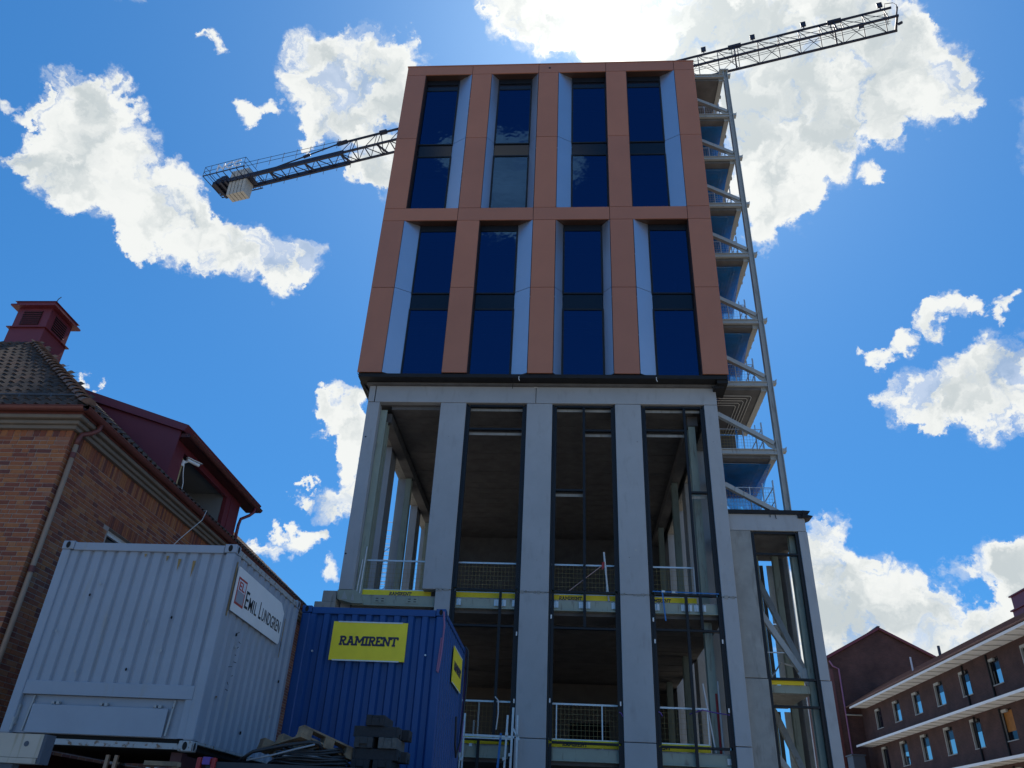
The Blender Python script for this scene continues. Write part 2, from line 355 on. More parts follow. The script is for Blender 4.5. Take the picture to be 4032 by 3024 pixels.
def thing(name, label, cat, loc, group=None):
    o = bpy.data.objects.new(name, None); COL.objects.link(o); o.location = loc; o.empty_display_size = .3
    o['label'] = label; o['category'] = cat
    if group: o['group'] = group
    return o
def tag(o, label, cat, group=None):
    o['label'] = label; o['category'] = cat
    if group: o['group'] = group
    return o
def copy_tree(o, parent=None):
    c = o.copy(); COL.objects.link(c)
    if parent is not None: c.parent = parent
    for ch in list(o.children): copy_tree(ch, c)
    return c
def structure(name, mb, m_): o = obj(name, mb, m_); o['kind'] = 'structure'; return o

# ---- drawn slab-serif capitals
SLAB = {
 'R': (.86, [[(.16, 0), (.16, 1)], [(0, .06), (.34, .06)], [(0, .94), (.2, .94)], [(.16, .94), (.52, .94), (.66, .82), (.66, .64), (.52, .52), (.16, .52)], [(.38, .52), (.62, .06)], [(.55, .06), (.84, .06)]]),
 'A': (.98, [[(.18, .06), (.42, .94)], [(.22, .94), (.56, .94)], [(.5, .94), (.78, .06)], [(.28, .34), (.66, .34)], [(0, .06), (.34, .06)], [(.62, .06), (.96, .06)]]),
 'M': (1.22, [[(.17, 0), (.19, .94)], [(.0, .94), (.28, .94)], [(.24, .9), (.58, .3), (.92, .9)], [(1.0, 0), (.98, .94)], [(.9, .94), (1.17, .94)], [(0, .06), (.34, .06)], [(.84, .06), (1.17, .06)]]),
 'I': (.46, [[(.2, 0), (.2, 1)], [(0, .06), (.4, .06)], [(0, .94), (.4, .94)]]),
 'E': (.80, [[(.16, 0), (.16, 1)], [(0, .94), (.68, .94)], [(.68, .98), (.68, .74)], [(.16, .5), (.5, .5)], [(0, .06), (.7, .06)], [(.7, .02), (.7, .27)]]),
 'N': (1.0, [[(.17, 0), (.17, 1)], [(0, .94), (.26, .94)], [(.2, .94), (.76, .06)], [(.8, 0), (.8, 1)], [(.64, .94), (.97, .94)], [(0, .06), (.34, .06)]]),
 'T': (.86, [[(.42, 0), (.42, 1)], [(.02, .94), (.82, .94)], [(.03, .98), (.03, .72)], [(.81, .98), (.81, .72)], [(.24, .06), (.6, .06)]]),
}
def slab_text(txt, O, ux, uy, width, h, shear=.08, thick=.22, depth=.004):
    O, ux, uy = Vector(O), Vector(ux).normalized(), Vector(uy).normalized(); nz = ux.cross(uy)
    tot = sum(SLAB[c][0] for c in txt); k = width/(tot*h); x = 0; mb = MB(); j = 0
    for c in txt:
        for pl in SLAB[c][1]:
            for (a, b) in zip(pl, pl[1:]):
                P = [O + ux*((x+p[0]+shear*(p[1]-.5))*h*k) + uy*(p[1]*h) for p in (a, b)]
                d = (P[1]-P[0]).normalized(); P[0] = P[0]-d*h*.02; P[1] = P[1]+d*h*.02
                dd = depth + .00025*(j % 9); j += 1
                mb.beam(P[0]+nz*dd/2, P[1]+nz*dd/2, thick*h, dd, nz)
        x += SLAB[c][0]
    return mb
def font_text(name, body, O, ux, uy, width, h, mats, parent, offset=0, depth=.004):
    cu = bpy.data.curves.new(name, 'FONT'); cu.body = body; cu.extrude = depth/2; cu.offset = offset; cu.resolution_u = 3
    to = bpy.data.objects.new(name, cu); COL.objects.link(to)
    dg = bpy.context.evaluated_depsgraph_get(); dg.update(); me = bpy.data.meshes.new_from_object(to.evaluated_get(dg))
    bpy.data.objects.remove(to)
    xs = [v.co.x for v in me.vertices]; ys = [v.co.y for v in me.vertices]
    x0, x1, y0, y1 = min(xs), max(xs), min(ys), max(ys)
    O, ux, uy = Vector(O), Vector(ux).normalized(), Vector(uy).normalized(); nz = ux.cross(uy); org = wloc(parent)
    for v in me.vertices:
        c = v.co.copy(); v.co = O + ux*((c.x-x0)/(x1-x0)*width) + uy*((c.y-y0)/(y1-y0)*h) + nz*(c.z+depth/2) - org
    me.materials.clear(); me.materials.append(mats)
    o = bpy.data.objects.new(name, me); COL.objects.link(o); o.parent = parent
    return o

# ================================================================== SETTING
structure('ground', MB().sheet([[(-500, -300, 0), (500, -300, 0)], [(-500, 600, 0), (500, 600, 0)]]), M['ground'])

# ================================================================== OFFICE TOWER
T = thing('office_tower', 'unfinished office tower with copper upper floors above bare concrete columns', 'building', (6.7, 7, 0))
P = [(0, .92), (3.12, 4.05), (6.24, 7.17), (9.355, 10.29), (12.48, 13.4)]
zB, zM2, zBB, zBT, zM1, zTB, zT = 16.24, 20.12, 23.57, 24.25, 28.41, 32.67, 33.27
g = .011
def panel(x0, x1, z0, z1):
    obj('copper_panel', MB().box(x0+g, x1-g, CS.uniform(0, .004), .045, z0+g, z1-g), CS.choice(COP), T)
for (x0, x1) in P:
    for (z0, z1) in ((zB, zM2), (zM2, zBB), (zBT, zM1), (zM1, zTB)): panel(x0, x1, z0, z1)
xs = [0, 3.12, 6.24, 9.355, 12.48, 13.4]
for a, b in zip(xs, xs[1:]):
    panel(a, b, zBB, zBT); panel(a, b, zTB, zT)
b_ = MB()
for (x0, x1) in P: b_.box(x0+.03, x1-.03, .05, .42, zB+.03, zT-.05)
for z0, z1 in ((zBB, zBT), (zTB, zT)):
    for (a, _), (_, c) in zip([(q[1], 0) for q in P[:-1]], [(0, q[0]) for q in P[1:]]): b_.box(a-.02, c+.02, .052, .42, z0+.03, z1-.05)
obj('backing_frame', b_, M['membrane'], T)
obj('coping', MB().box(-.02, 13.42, -.015, .5, zT+.002, zT+.05), M['copper'], T)
obj('roof_vent_plug', MB().tube([(6.75, -.004, 33.0), (6.75, .02, 33.0)], .055, 10), M['black'], T)
for x in (9.1, 12.3):
    obj('roof_hook', MB().box(x, x+.12, .1, .2, zT+.05, zT+.16), M['copper_dark'], T)
GD = .35
def splay(xa, xb, zlist, base_drop=False):
    # silver panel from pier edge xa (y=0) to window edge xb (y=GD)
    for z0, z1 in zip(zlist, zlist[1:]):
        s = 1 if xb > xa else -1
        a = [(xa+s*.012, .0, z0+g), (xb, GD, z0+g), (xb, GD+.03, z0+g), (xa+s*.012, .034, z0+g)]
        if s < 0: a = a[::-1]
        obj('silver_panel', MB().prism(a, (0, 0, z1-z0-2*g)), M['silver'], T)
def bay(x0, x1, wl, wr, zlo, zmid, zhi, upper):
    # head soffit
    hd = MB().prism([(x0, .05, zhi-.012), (x1, .05, zhi-.012), (x1-wr, GD+.02, zhi-.012), (x0+wl, GD+.02, zhi-.012)], (0, 0, .024))
    obj('head_soffit', hd, M['copper_dark'], T)
    if wl: splay(x0, x0+wl, (zlo, zmid, zhi))
    else: obj('reveal', MB().box(x0-.02, x0+.014, .05, GD+.02, zlo, zhi-.015), M['copper_dark'], T)
    if wr: splay(x1, x1-wr, (zlo, zmid, zhi))
    else: obj('reveal', MB().box(x1-.014, x1+.02, .05, GD+.02, zlo, zhi-.015), M['copper_dark'], T)
    if upper: obj('sill', MB().box(x0+.01, x1-.01, .05, GD+.02, zlo-.03, zlo-.004), M['copper_dark'], T)
    a, b = x0+wl+.005, x1-wr-.005
    sp0 = zmid-.78; sp1 = zmid-.08
    for k, (z0, z1) in enumerate(((zlo-.03, sp0), (sp1, zhi-.02))):
        w = obj('window', MB().box(a, a+.055, GD-.03, GD+.08, z0, z1).box(b-.055, b, GD-.03, GD+.08, z0, z1).box(a+.056, b-.056, GD-.03, GD+.08, z0, z0+.06).box(a+.056, b-.056, GD-.03, GD+.08, z1-(.3 if k else .07), z1), M['black'], T)
        top = z1-.3 if k else z1-.07
        if k and upper:
            obj('transom', MB().box(a+.056, b-.056, GD-.02, GD+.05, top-.42, top-.37), M['black'], w)
            obj('glass_pane', MB().box(a+.056, b-.056, GD+.01, GD+.03, top-.37, top), M['spandrel'], w)
            top -= .42
        tl = MB().add([(a+.056, GD+.0+random.uniform(-.002, .002), z0+.06), (b-.056, GD+random.uniform(-.002, .002), z0+.06), (b-.056, GD+random.uniform(-.004, .004), top), (a+.056, GD+random.uniform(-.004, .004), top)], [(0, 1, 2, 3)])
        tl.v += [v+Vector((0, .02, 0)) for v in tl.v]; tl.f += [[7, 6, 5, 4], [0, 4, 5, 1], [1, 5, 6, 2], [2, 6, 7, 3], [3, 7, 4, 0]]; tl.m += [0]*5
        obj('glass_pane', tl, M['glass'], w)
    obj('spandrel_panel', MB().box(a+.02, b-.02, GD+.012, GD+.05, sp0+.012, sp1-.012), M['spandrel'], T)
WD, NR = .62, .31
gaps = [(P[i][1], P[i+1][0]) for i in range(4)]
for (x0, x1), (wl, wr) in zip(gaps, ((WD, 0), (0, WD), (NR, NR), (WD, 0))): bay(x0, x1, wl, wr, zB, zM2, zBB, False)
for (x0, x1), (wl, wr) in zip(gaps, ((0, WD), (NR, NR), (WD, 0), (0, WD))): bay(x0, x1, wl, wr, zBT, zM1, zTB, True)
# body of the clad storeys
obj('side_cladding', MB().box(0, .3, .5, 14.6, zB, zT), M['copper'], T)
obj('side_cladding', MB().box(13.1, 13.4, .5, 1.2, zB, zT).box(13.0, 13.1, 1.2, 14.6, zB, zT), M['copper'], T)
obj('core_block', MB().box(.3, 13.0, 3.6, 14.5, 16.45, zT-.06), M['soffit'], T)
for zz in (16.2, zM2-.45, zBB+.3, zM1-.45, zTB+.2):
    obj('upper_floor', MB().box(.3, 13.0, .46, 3.59, zz-.2, zz+.12), M['soffit'], T)
    for (x0, x1) in gaps:
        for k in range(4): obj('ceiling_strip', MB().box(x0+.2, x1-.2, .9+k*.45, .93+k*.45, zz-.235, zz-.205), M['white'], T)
        obj('window_rail', MB().box(x0-.1, x1+.1, .75, .78, zz+.55, zz+.60), M['galv'], T)
for x, z in ((1.2, 28.2), (1.35, 28.1), (3.3+.2, 28.1), (10.6, 20.0), (11.9, 20.0), (11.95, 16.35), (1.3, 24.4)):
    obj('prop_tube', MB().tube([(x, .95, z), (x+.03, .95, z+1.1)], .04, 6), M['galv'], T)
# black membrane skirt below the cladding
sk_ = MB().box(.06, 13.34, .06, .58, 16.08, 16.225)
sk_.prism([(-.0, .05, 16.235), (-.0, 14.4, 16.235), (.39, 14.4, 15.98), (.39, 1.25, 15.98), (.2, .9, 16.02)], (0.01, 0, .01))
sk_.box(.02, .42, .55, 14.4, 16.1, 16.23)
sk_.box(12.99, 13.36, .12, 1.2, 15.95, 16.225).box(12.9, 13.25, .3, .7, 15.85, 15.95)
obj('membrane_skirt', sk_, M['membrane'], T)
for x in (5.95, 10.85):
    obj('cable_end', MB().tube([(x, .04, 16.12), (x, .03, 16.0), (x+.03, .02, 15.93)], .012, 6), M['white'], T)
obj('hanging_wire', MB().tube([(5.72, .05, 16.1), (5.73, .3, 15.98), (5.7, .45, 15.85)], .012, 6), M['black'], T)
# precast frame
obj('corner_post_head', MB().box(.4, .62, .6, 1.0, 15.345, 16.3), M['concrete'], T, bevel=.012)
obj('lintel_beam', MB().box(.655, 6.55, .6, .85, 15.335, 16.3), M['concrete'], T, bevel=.012)
obj('lintel_beam', MB().box(6.57, 13.0, .6, .85, 15.335, 16.3), M['concrete'], T, bevel=.012)
cols = [(.40, .85), (3.11, 4.04), (6.245, 7.16), (9.40, 10.31), (12.54, 13.0)]
for i, (a, b) in enumerate(cols):
    up_ = MB().box(a, b, .6, 1.02, 8.42 if i == 0 else 8.505, 15.318)
    obj('concrete_column', up_, M['concrete'], T, bevel=.015)
    obj('column_joint', MB().box(a+.02, b-.02, .625, 1.0, 15.316, 15.338), M['mortar'], T)
    if i == 0: continue
    la = 3.55 if i == 1 else a
    obj('concrete_column', MB().box(la, b, .6, 1.02, 4.26, 8.478), M['concrete'], T, bevel=.015)
    obj('concrete_column', MB().box(la, b, .6, 1.02, 0, 4.24), M['concrete'], T, bevel=.015)
    obj('column_joint', MB().box(la+.02, b-.02, .63, 1.0, 8.47, 8.51), M['mortar'], T)
    # smeared grout along the joint
    gm = MB(); x = la+.005
    while x < b-.06:
        w_ = random.uniform(.03, .12); gm.box(x, min(x+w_, b-.01), .586+random.uniform(0, .01), .62, 8.475-random.uniform(0, .05), 8.505+random.uniform(0, .04)); x += w_+random.uniform(0, .05)
    obj('grout_smear', gm, M['concrete2'], T, kind='stuff')
for (x, z) in ((.52, 13.9), (.46, 9.6)):
    obj('tie_hole', MB().tube([(x, .594, z), (x, .7, z)], .03, 10), M['black'], T)
rk = random.Random(9)
for (a, b) in cols[1:]:
    for k in range(5):
        x = rk.uniform(a+.06, b-.06); z = rk.uniform(8.9, 14.8)
        obj('chalk_mark', MB().box(x, x+rk.uniform(.02, .08), .597, .6, z, z+rk.uniform(.02, .05)), M['palegrey'] if 'palegrey' in M else M['galv'], T)
    for z in (9.6, 13.9):
        obj('tie_hole', MB().tube([((a+b)/2+rk.uniform(-.3, .3), .5965, z+rk.uniform(-.1, .1)), ((a+b)/2, .7, z)], .012, 8), M['mortar'], T)
# left end of floor two: steel transfer bracket and ledge
obj('transfer_bracket', MB().prism([(.38, .58, 8.40), (.95, .58, 8.40), (1.15, .58, 8.28), (1.25, .58, 7.98), (.9, .58, 7.98), (.42, .58, 8.1)], (0, .4, 0)), M['green'], T)
obj('bracket_plate', MB().prism([(.62, .572, 8.36), (.74, .572, 8.1), (.54, .572, 8.1)], (0, .008, 0)).prism([(.9, .572, 8.3), (.97, .572, 8.06), (.86, .572, 8.06)], (0, .008, 0)), M['greysteel'], T)
obj('concrete_ledge', MB().box(-.32, .36, .62, 1.3, 7.1, 8.02).box(-.1, .36, .64, 1.3, 8.02, 8.38), M['concrete2'], T, bevel=.02)
# floors
for zt, nm in ((8.28, 2), (4.02, 1)):
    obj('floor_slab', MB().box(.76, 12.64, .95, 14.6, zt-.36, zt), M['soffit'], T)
    obj('edge_beam', MB().box(.86, 12.98, .78, .8, zt-.30, zt).box(.86, 12.98, .7, .9, zt-.32, zt-.3), M['green'], T)
    obj('screed_edge', MB().box(.86, 12.98, .8, .94, zt-.02, zt+.04), M['concrete2'], T)
# fixing plates
for x in (1.75, 2.8):
    obj('bolt_plate', MB().box(x-.2, x+.2, .76, .775, 8.06, 8.26).box(x-.13, x-.05, .752, .76, 8.19, 8.21, 1).box(x+.05, x+.13, .752, .76, 8.19, 8.21, 1).box(x-.13, x-.05, .752, .76, 8.11, 8.13, 1).box(x+.05, x+.13, .752, .76, 8.11, 8.13, 1), [M['green'], M['black']], T)
for x in (4.3, 5.5, 5.74, 6.08, 7.2, 7.4, 8.18, 8.4, 9.2, 10.55, 11.36, 11.55, 11.76, 11.98):
    obj('angle_bracket', MB().box(x-.07, x+.07, .752, .772, 8.06, 8.26).box(x-.01, x+.004, .70, .752, 8.06, 8.27), M['galv'], T)
# ceilings of planks
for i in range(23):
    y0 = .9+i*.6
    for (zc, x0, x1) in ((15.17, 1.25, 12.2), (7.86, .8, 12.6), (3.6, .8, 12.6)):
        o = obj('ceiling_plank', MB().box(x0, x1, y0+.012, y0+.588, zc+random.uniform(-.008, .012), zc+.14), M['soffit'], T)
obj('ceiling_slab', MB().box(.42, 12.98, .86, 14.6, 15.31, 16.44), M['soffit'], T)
# side walls: piers, lintels
for (xa, xb, gx) in ((.42, .76, 1.0), (12.64, 12.98, 12.15)):
    for (y0, y1) in ((1.03, 1.5), (3.7, 4.62), (6.82, 7.74), (9.94, 10.86), (13.06, 14.6)):
        obj('side_pier', MB().box(xa, xb, y0, y1, 4.06, 15.0), M['concrete'], T)
    obj('side_beam', MB().box(xa, xb, 1.03, 14.6, 15.0, 15.31), M['concrete2'], T)
    obj('inner_beam', MB().box(gx-.14, gx+.22, 1.2, 14.3, 14.8, 15.16), M['soffit'], T)
    for y in (1.15, 6.3, 11.6):
        if gx > 5 and y < 2: y = 1.25
        obj('steel_column', MB().box(gx-.12, gx+.12, y, y+.03, 4.06, 14.79).box(gx-.12, gx+.12, y+.27, y+.3, 4.06, 14.79).box(gx-.02, gx+.02, y+.03, y+.27, 4.06, 14.79), M['green'], T)
    obj('ground_wall', MB().box(xa, xb, 1.03, 14.6, 0, 4.0), M['concrete2'], T)
obj('corner_channel', MB().box(.86, 1.10, .9, .94, 8.3, 15.15).box(.86, .9, .94, 1.2, 8.3, 15.15), M['green'], T)
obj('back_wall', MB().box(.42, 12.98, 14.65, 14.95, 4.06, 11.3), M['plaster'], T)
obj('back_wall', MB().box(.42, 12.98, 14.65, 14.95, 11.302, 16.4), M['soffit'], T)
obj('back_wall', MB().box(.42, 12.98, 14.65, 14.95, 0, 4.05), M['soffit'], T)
obj('concrete_column', MB().box(5.75, 6.1, 13.6, 14.1, 8.3, 15.15), M['concrete2'], T)
obj('concrete_column', MB().box(3.1, 3.5, 10, 10.4, 4.06, 7.84), M['concrete2'], T)
obj('door_shade_panel', MB().box(4.3, 5.2, 14.6, 14.645, 8.3, 11.0), M['near_black'], T)  # both door panels are solid, coloured black for the dark of an opening
obj('door_shade_panel', MB().box(7.9, 9.6, 12.5, 12.545, 4.1, 6.2), M['near_black'], T)
obj('partition', MB().box(6.6, 10.6, 12.55, 12.7, 4.06, 7.8), M['plaster'], T)
obj('wall_vent', MB().tube([(8.75, 14.6, 9.9), (8.75, 14.66, 9.9)], .16, 12).tube([(9.1, 14.6, 9.9), (9.1, 14.66, 9.9)], .16, 12), M['black'], T)
# printed boards closing the right-hand side openings
for y0, w in ((4.7, 1.3), (7.8, 1.4), (10.95, 1.3), (1.6, 1.2)):
    for zz in ((4.1, 7.8), (8.34, 11.4), (11.43, 13.2), (13.23, 14.6)):
        obj('covering_board', MB().box(13.02, 13.05, y0, y0+w, zz[0], zz[1]), M['board'], T)
    for k in range(3):
        obj('stamp', MB().box(13.012, 13.018, y0+.5, y0+.58, 9.5+k*1.4, 9.6+k*1.4), M['redtape'], T)
# glazing frames in the three bays
FY0, FY1 = .68, .83
def vbar(x, z0, z1, w=.062): obj('steel_mullion', MB().box(x-w/2, x+w/2, FY0, FY1, z0, z1).box(x-w/2-.012, x+w/2+.012, FY0-.012, FY0-.001, z0, z1), M['black'], T)
def hbar(x0, x1, z, h=.062): obj('steel_transom', MB().box(x0+.032, x1-.032, FY0+.002, FY1-.002, z-h/2, z+h/2), M['black'], T)
def gasket(x, z0, z1): obj('edge_gasket', MB().box(x-.035, x+.035, .66, .98, z0, z1), M['black'], T)
for (xl, xr, cl, cr) in ((4.16, 6.13, 4.075, 6.21), (7.285, 9.29, 7.195, 9.365), (10.43, 12.44, 10.345, 12.505)):
    for x in (xl, xr): vbar(x, 4.22, 8.5); vbar(x, 8.6, 15.2); vbar(x, .1, 4.15)
    for x in (cl, cr): gasket(x, .1, 15.3)
    hbar(xl, xr, 15.25); hbar(xl, xr, 8.55); hbar(xl, xr, 4.185)
hbar(4.16, 6.13, 14.32); vbar(5.63, 4.22, 8.51); hbar(4.16, 5.63, 7.43); hbar(5.63, 6.13, 7.43); vbar(5.2, .1, 4.15)
vbar(8.29, 8.6, 15.2); hbar(8.29, 9.29, 14.3); hbar(7.285, 8.29, 12.02); vbar(8.29, 7.47, 8.51); hbar(7.285, 9.29, 7.43)
vbar(11.83, 8.6, 15.2); hbar(10.43, 11.83, 14.33); hbar(11.83, 12.44, 12.02); vbar(11.45, 4.22, 8.51); vbar(11.89, 7.5, 8.51); hbar(10.43, 11.45, 7.46); hbar(11.45, 12.44, 7.46)
vbar(11.45, .1, 4.15)
# pale inner trims seen behind the top transoms
for (x0, x1, z) in ((4.2, 6.1, 15.17), (4.2, 6.1, 14.2), (7.3, 8.25, 15.17), (8.33, 9.26, 15.17), (8.33, 9.26, 14.18), (7.32, 8.25, 11.9), (10.46, 11.8, 15.17), (10.46, 11.8, 14.2), (11.87, 12.4, 15.17), (11.87, 12.4, 11.9)):
    obj('inner_trim', MB().box(x0, x1, .835, .85, z-.06, z+.04), M['concrete2'], T)
for (x, z) in ((6.19, 7.2), (6.19, 5.25), (7.25, 7.75), (7.25, 5.3), (9.33, 5.28), (10.4, 7.75), (10.42, 7.1), (12.45, 7.15), (12.45, 5.2)):
    obj('clip', MB().box(x-.02, x+.02, .64, .66, z-.06, z+.06), M['white'], T)
obj('notice_sheet', MB().box(6.48, 6.6, .592, .597, 15.98, 16.12), M['white'], T)
obj('notice_sheet', MB().box(12.3, 12.5, .765, .775, 3.78, 3.94), M['white'], T)

# ================================================================== GUARDRAILS on the open floors
def guardrail(x0, x1, zf, label, text=True, posts=None, gname='mesh guardrails on the open tower floors', tx=None):
    t = thing('mesh_guardrail', label, 'guardrail', ((x0+x1)/2, 1.02, zf), gname)
    top = zf+1.22
    obj('top_rail', MB().box(x0, x1, 1.0, 1.04, top-.025, top+.025), M['galv'], t)
    obj('bottom_rail', MB().box(x0, x1, 1.0, 1.04, zf+.235, zf+.265), M['galv'], t)
    for x in (posts or (x0+.02, x1-.02)): obj('post', MB().box(x-.018, x+.018, .99, 1.03, zf+.02, top+.0), M['galv'], t)
    w = MB(); x = x0+.06
    while x < x1-.02: w.box(x-.003, x+.003, 1.016, 1.022, zf+.27, top-.03); x += .12
    for k in range(6):
        z = zf+.36+k*.145; w.box(x0, x1, 1.010, 1.0155, z-.003, z+.003)
    obj('wire_mesh', w, M['yellowwire'], t, kind='stuff')
    tb = obj('toe_board', MB().box(x0, x1, .975, .995, zf+.04, zf+.232), M['yellow'], t)
    if text:
        cx = tx if tx is not None else (x0+x1)/2-.2
        obj('lettering', slab_text('RAMIRENT', (cx-.36, .974, zf+.075), (1, 0, 0), (0, 0, 1), .72, .1), M['ink'], tb)
    return t
guardrail(1.0, 3.35, 8.30, 'mesh guardrail with yellow toe board in the open left bay above the blue container', tx=2.35)
guardrail(4.1, 6.18, 8.30, 'mesh guardrail with yellow toe board on upper floor in second bay from left', text=False)
guardrail(7.16, 9.36, 8.30, 'mesh guardrail with taped-off gap on upper floor in third bay from left', posts=(7.2, 9.0), tx=7.85)
guardrail(10.32, 11.82, 8.30, 'short mesh guardrail on upper floor in the rightmost glazed bay', tx=10.65)
guardrail(4.1, 6.18, 4.05, 'mesh guardrail on lower floor behind the white access frame', text=False)
guardrail(7.16, 9.36, 4.05, 'mesh guardrail with white mid post on lower floor in third bay', posts=(7.45, 8.8), tx=8.0)
guardrail(10.32, 11.9, 4.05, 'short mesh guardrail on lower floor in the rightmost glazed bay', tx=10.4)
def pole(p, q, r, label, m_='galv', name='scaffold_tube', grp='loose tubes standing in the tower bays'):
    return tag(obj(name, MB().tube([Vector(p)-Vector(p), Vector(q)-Vector(p)], r, 8), M[m_], origin=None), label, 'tube', grp), p
def place(t_): o, p = t_; o.location = p; return o
place(pole((9.06, .93, 8.34), (8.93, .93, 9.95), .03, 'pale leaning tube at right end of the taped guardrail', 'white'))
place(pole((1.02, .9, 8.34), (1.06, .9, 9.95), .028, 'tall pale tube beside the corner column above the blue container'))
place(pole((.92, .88, 8.34), (.98, .88, 9.5), .025, 'short pale tube beside the corner column above the blue container'))
place(pole((12.06, 1.1, 4.1), (11.83, 1.1, 6.0), .026, 'white leaning tube at the lower floor guardrail end', 'white'))
place(pole((12.3, 1.2, 4.08), (12.3, 1.2, 6.1), .024, 'upright white tube near the corner steel column, lower floor', 'white'))
place(pole((12.23, 1.25, 4.08), (12.23, 1.25, 5.75), .035, 'upright red tube near the corner steel column, lower floor', 'redpaint'))
tag(obj('warning_tape', MB().beam((8.93, .9, 9.55), (7.75, .95, 8.62), .022, .004, (0, 1, 0)), M['redtape'], origin=(8.3, .9, 9)), 'red and white tape hanging slack across third bay guardrail', 'tape')
tag(obj('tape_flag', MB().add([(8.86, .89, 9.6), (8.95, .89, 9.62), (8.93, .895, 9.4), (8.85, .9, 9.36)], [(0, 1, 2, 3)]), M['redpaint'], origin=(8.9, .9, 9.5)), 'small red tape flag tied to the leaning pale tube', 'tape')
bs = thing('ratchet_strap', 'blue ratchet strap stretched across the rightmost glazing frame', 'strap', (11.4, .66, 8.62))
obj('webbing', MB().beam((10.42, .655, 8.63), (12.47, .655, 8.6), .004, .035), M['strapblue'], bs)
obj('loose_end', MB().beam((10.72, .645, 8.62), (10.78, .64, 7.72), .045, .004, (0, 1, 0)), M['strapblue'], bs)
obj('buckle', MB().box(10.7, 10.8, .635, .652, 8.6, 8.66).box(11.02, 11.12, .635, .652, 8.59, 8.64), M['galv'], bs)
for (x, z, lab) in ((10.44, 5.1, 'short purple strap tied to left edge of rightmost bay frame'), (9.3, 5.05, 'short purple strap tied to right edge of third bay frame')):
    tag(obj('webbing_strap', MB().tube([(x-.02, .655, z), (x+.04, .65, z-.03), (x+.09, .66, z-.12)], .016, 6), M['purple'], origin=(x, .65, z)), lab, 'strap', 'purple straps on the bay frames')
tag(obj('webbing_strap', MB().tube([(11.35, .9, 5.1), (11.7, .7, 5.2), (12.0, .9, 5.18), (12.46, .66, 5.08)], .018, 6), M['purple'], origin=(12, .8, 5.1)), 'purple strap slung between frame and corner mullion, lower floor', 'strap', 'purple straps on the bay frames')
tag(obj('webbing_strap', MB().tube([(5.62, .66, 5.35), (5.72, .65, 5.25), (5.74, .65, 4.9), (5.7, .64, 4.45)], .02, 6), M['pvc'], origin=(5.7, .65, 5)), 'pale strap hanging from central mullion of second bay', 'strap')
# scaffold tower outside the far side, seen through the left openings
def scaffold(x0, x1, y0, y1, z0, z1, lab):
    t = thing('scaffold_tower', lab, 'scaffold', ((x0+x1)/2, (y0+y1)/2, z0), 'scaffold towers beyond the left side wall')
    for x in (x0, x1):
        for y in (y0, y1): obj('standard', MB().tube([(x, y, z0), (x, y, z1)], .025, 6), M['galv'], t)
    r_ = MB(); z = z0+.3
    while z < z1:
        for x in (x0, x1): r_.tube([(x, y0, z), (x, y1, z)], .016, 5)
        for y in (y0, y1): r_.tube([(x0, y, z), (x1, y, z)], .016, 5)
        z += .42
    obj('rung', r_, M['galv'], t, kind='stuff')
    k = 0; z = z0+1
    while z < z1-2: obj('diagonal', MB().tube([(x0, y0, z), (x1, y1, z+2)], .018, 5), M['strapblue'], t); z += 2
scaffold(-1.25, -.45, 7.1, 8.6, 0, 15.6, 'galvanised scaffold tower seen through the nearest left opening')
scaffold(-1.7, -.6, 12.2, 14.2, 0, 15.4, 'galvanised scaffold ladder tower seen through farthest left opening')
t_ = thing('inner_scaffold', 'small galvanised scaffold standing deep inside the second bay', 'scaffold', (4.8, 12, 8.3))
for x in (4.35, 5.05):
    for y in (11.4, 12.4): obj('standard', MB().tube([(x, y, 8.3), (x, y, 11.4)], .03, 6), M['galv'], t_)
for z in (8.8, 9.6, 10.4, 11.1):
    obj('ledger', MB().tube([(4.35, 11.4, z), (5.05, 11.4, z)], .025, 6), M['galv'], t_)
    obj('ledger', MB().tube([(4.35, 11.4, z), (4.35, 12.4, z)], .025, 6), M['galv'], t_)
obj('blue_sheet', MB().box(4.4, 5.0, 12.42, 12.44, 8.4, 10.0), M['strapblue'], t_)
for i, (x, y, h) in enumerate(((4.55, 1.8, 1.1), (4.85, 2.4, .8), (5.0, 2.2, 1.3))):
    place(pole((x, y, 4.1), (x, y, 4.1+h), .025, ('pale short', 'shortest pale', 'tallest pale')[i]+' upright tube behind the lower guardrail of second bay', 'white'))
tag(obj('white_post', MB().box(-.1, .1, 6.05, 6.25, 4.0, 15.6), M['white'], origin=(0, 6.1, 4)), 'white post standing close outside the left side opening', 'post')

# ================================================================== STAIR TOWER (steel annex on the right)
S = thing('stair_tower', 'narrow steel stair tower with bare slabs beside copper facade', 'building', (14.3, 3, 0))
SY = .9
obj('concrete_pier', MB().box(13.03, 13.72, SY, 1.25, 6.185, 10.79), M['concrete2'], S, bevel=.012)
obj('concrete_pier', MB().box(13.03, 13.74, SY, 1.25, 0, 6.165), M['concrete2'], S, bevel=.012)
obj('concrete_pier', MB().box(15.25, 15.54, SY, 1.25, 6.175, 10.79), M['concrete'], S, bevel=.012)
obj('concrete_pier', MB().box(15.26, 15.58, SY, 1.25, 0, 6.155), M['concrete'], S, bevel=.012)
obj('concrete_lintel', MB().box(13.02, 15.52, SY, 1.2, 10.8, 11.4), M['concrete'], S, bevel=.012)
obj('membrane_cap', MB().box(13.02, 15.46, SY-.06, 4.2, 11.36, 11.5).box(15.3, 15.62, SY-.05, 1.6, 11.24, 11.42).prism([(15.46, SY-.08, 11.5), (15.72, SY-.08, 11.48), (15.66, SY-.08, 11.40), (15.46, SY-.08, 11.36)], (0, .6, 0)).prism([(15.46, SY-.1, 11.37), (15.78, SY-.1, 11.30), (15.6, SY-.1, 11.22), (15.42, SY-.1, 11.25)], (0, .5, 0)), M['membrane'], S)
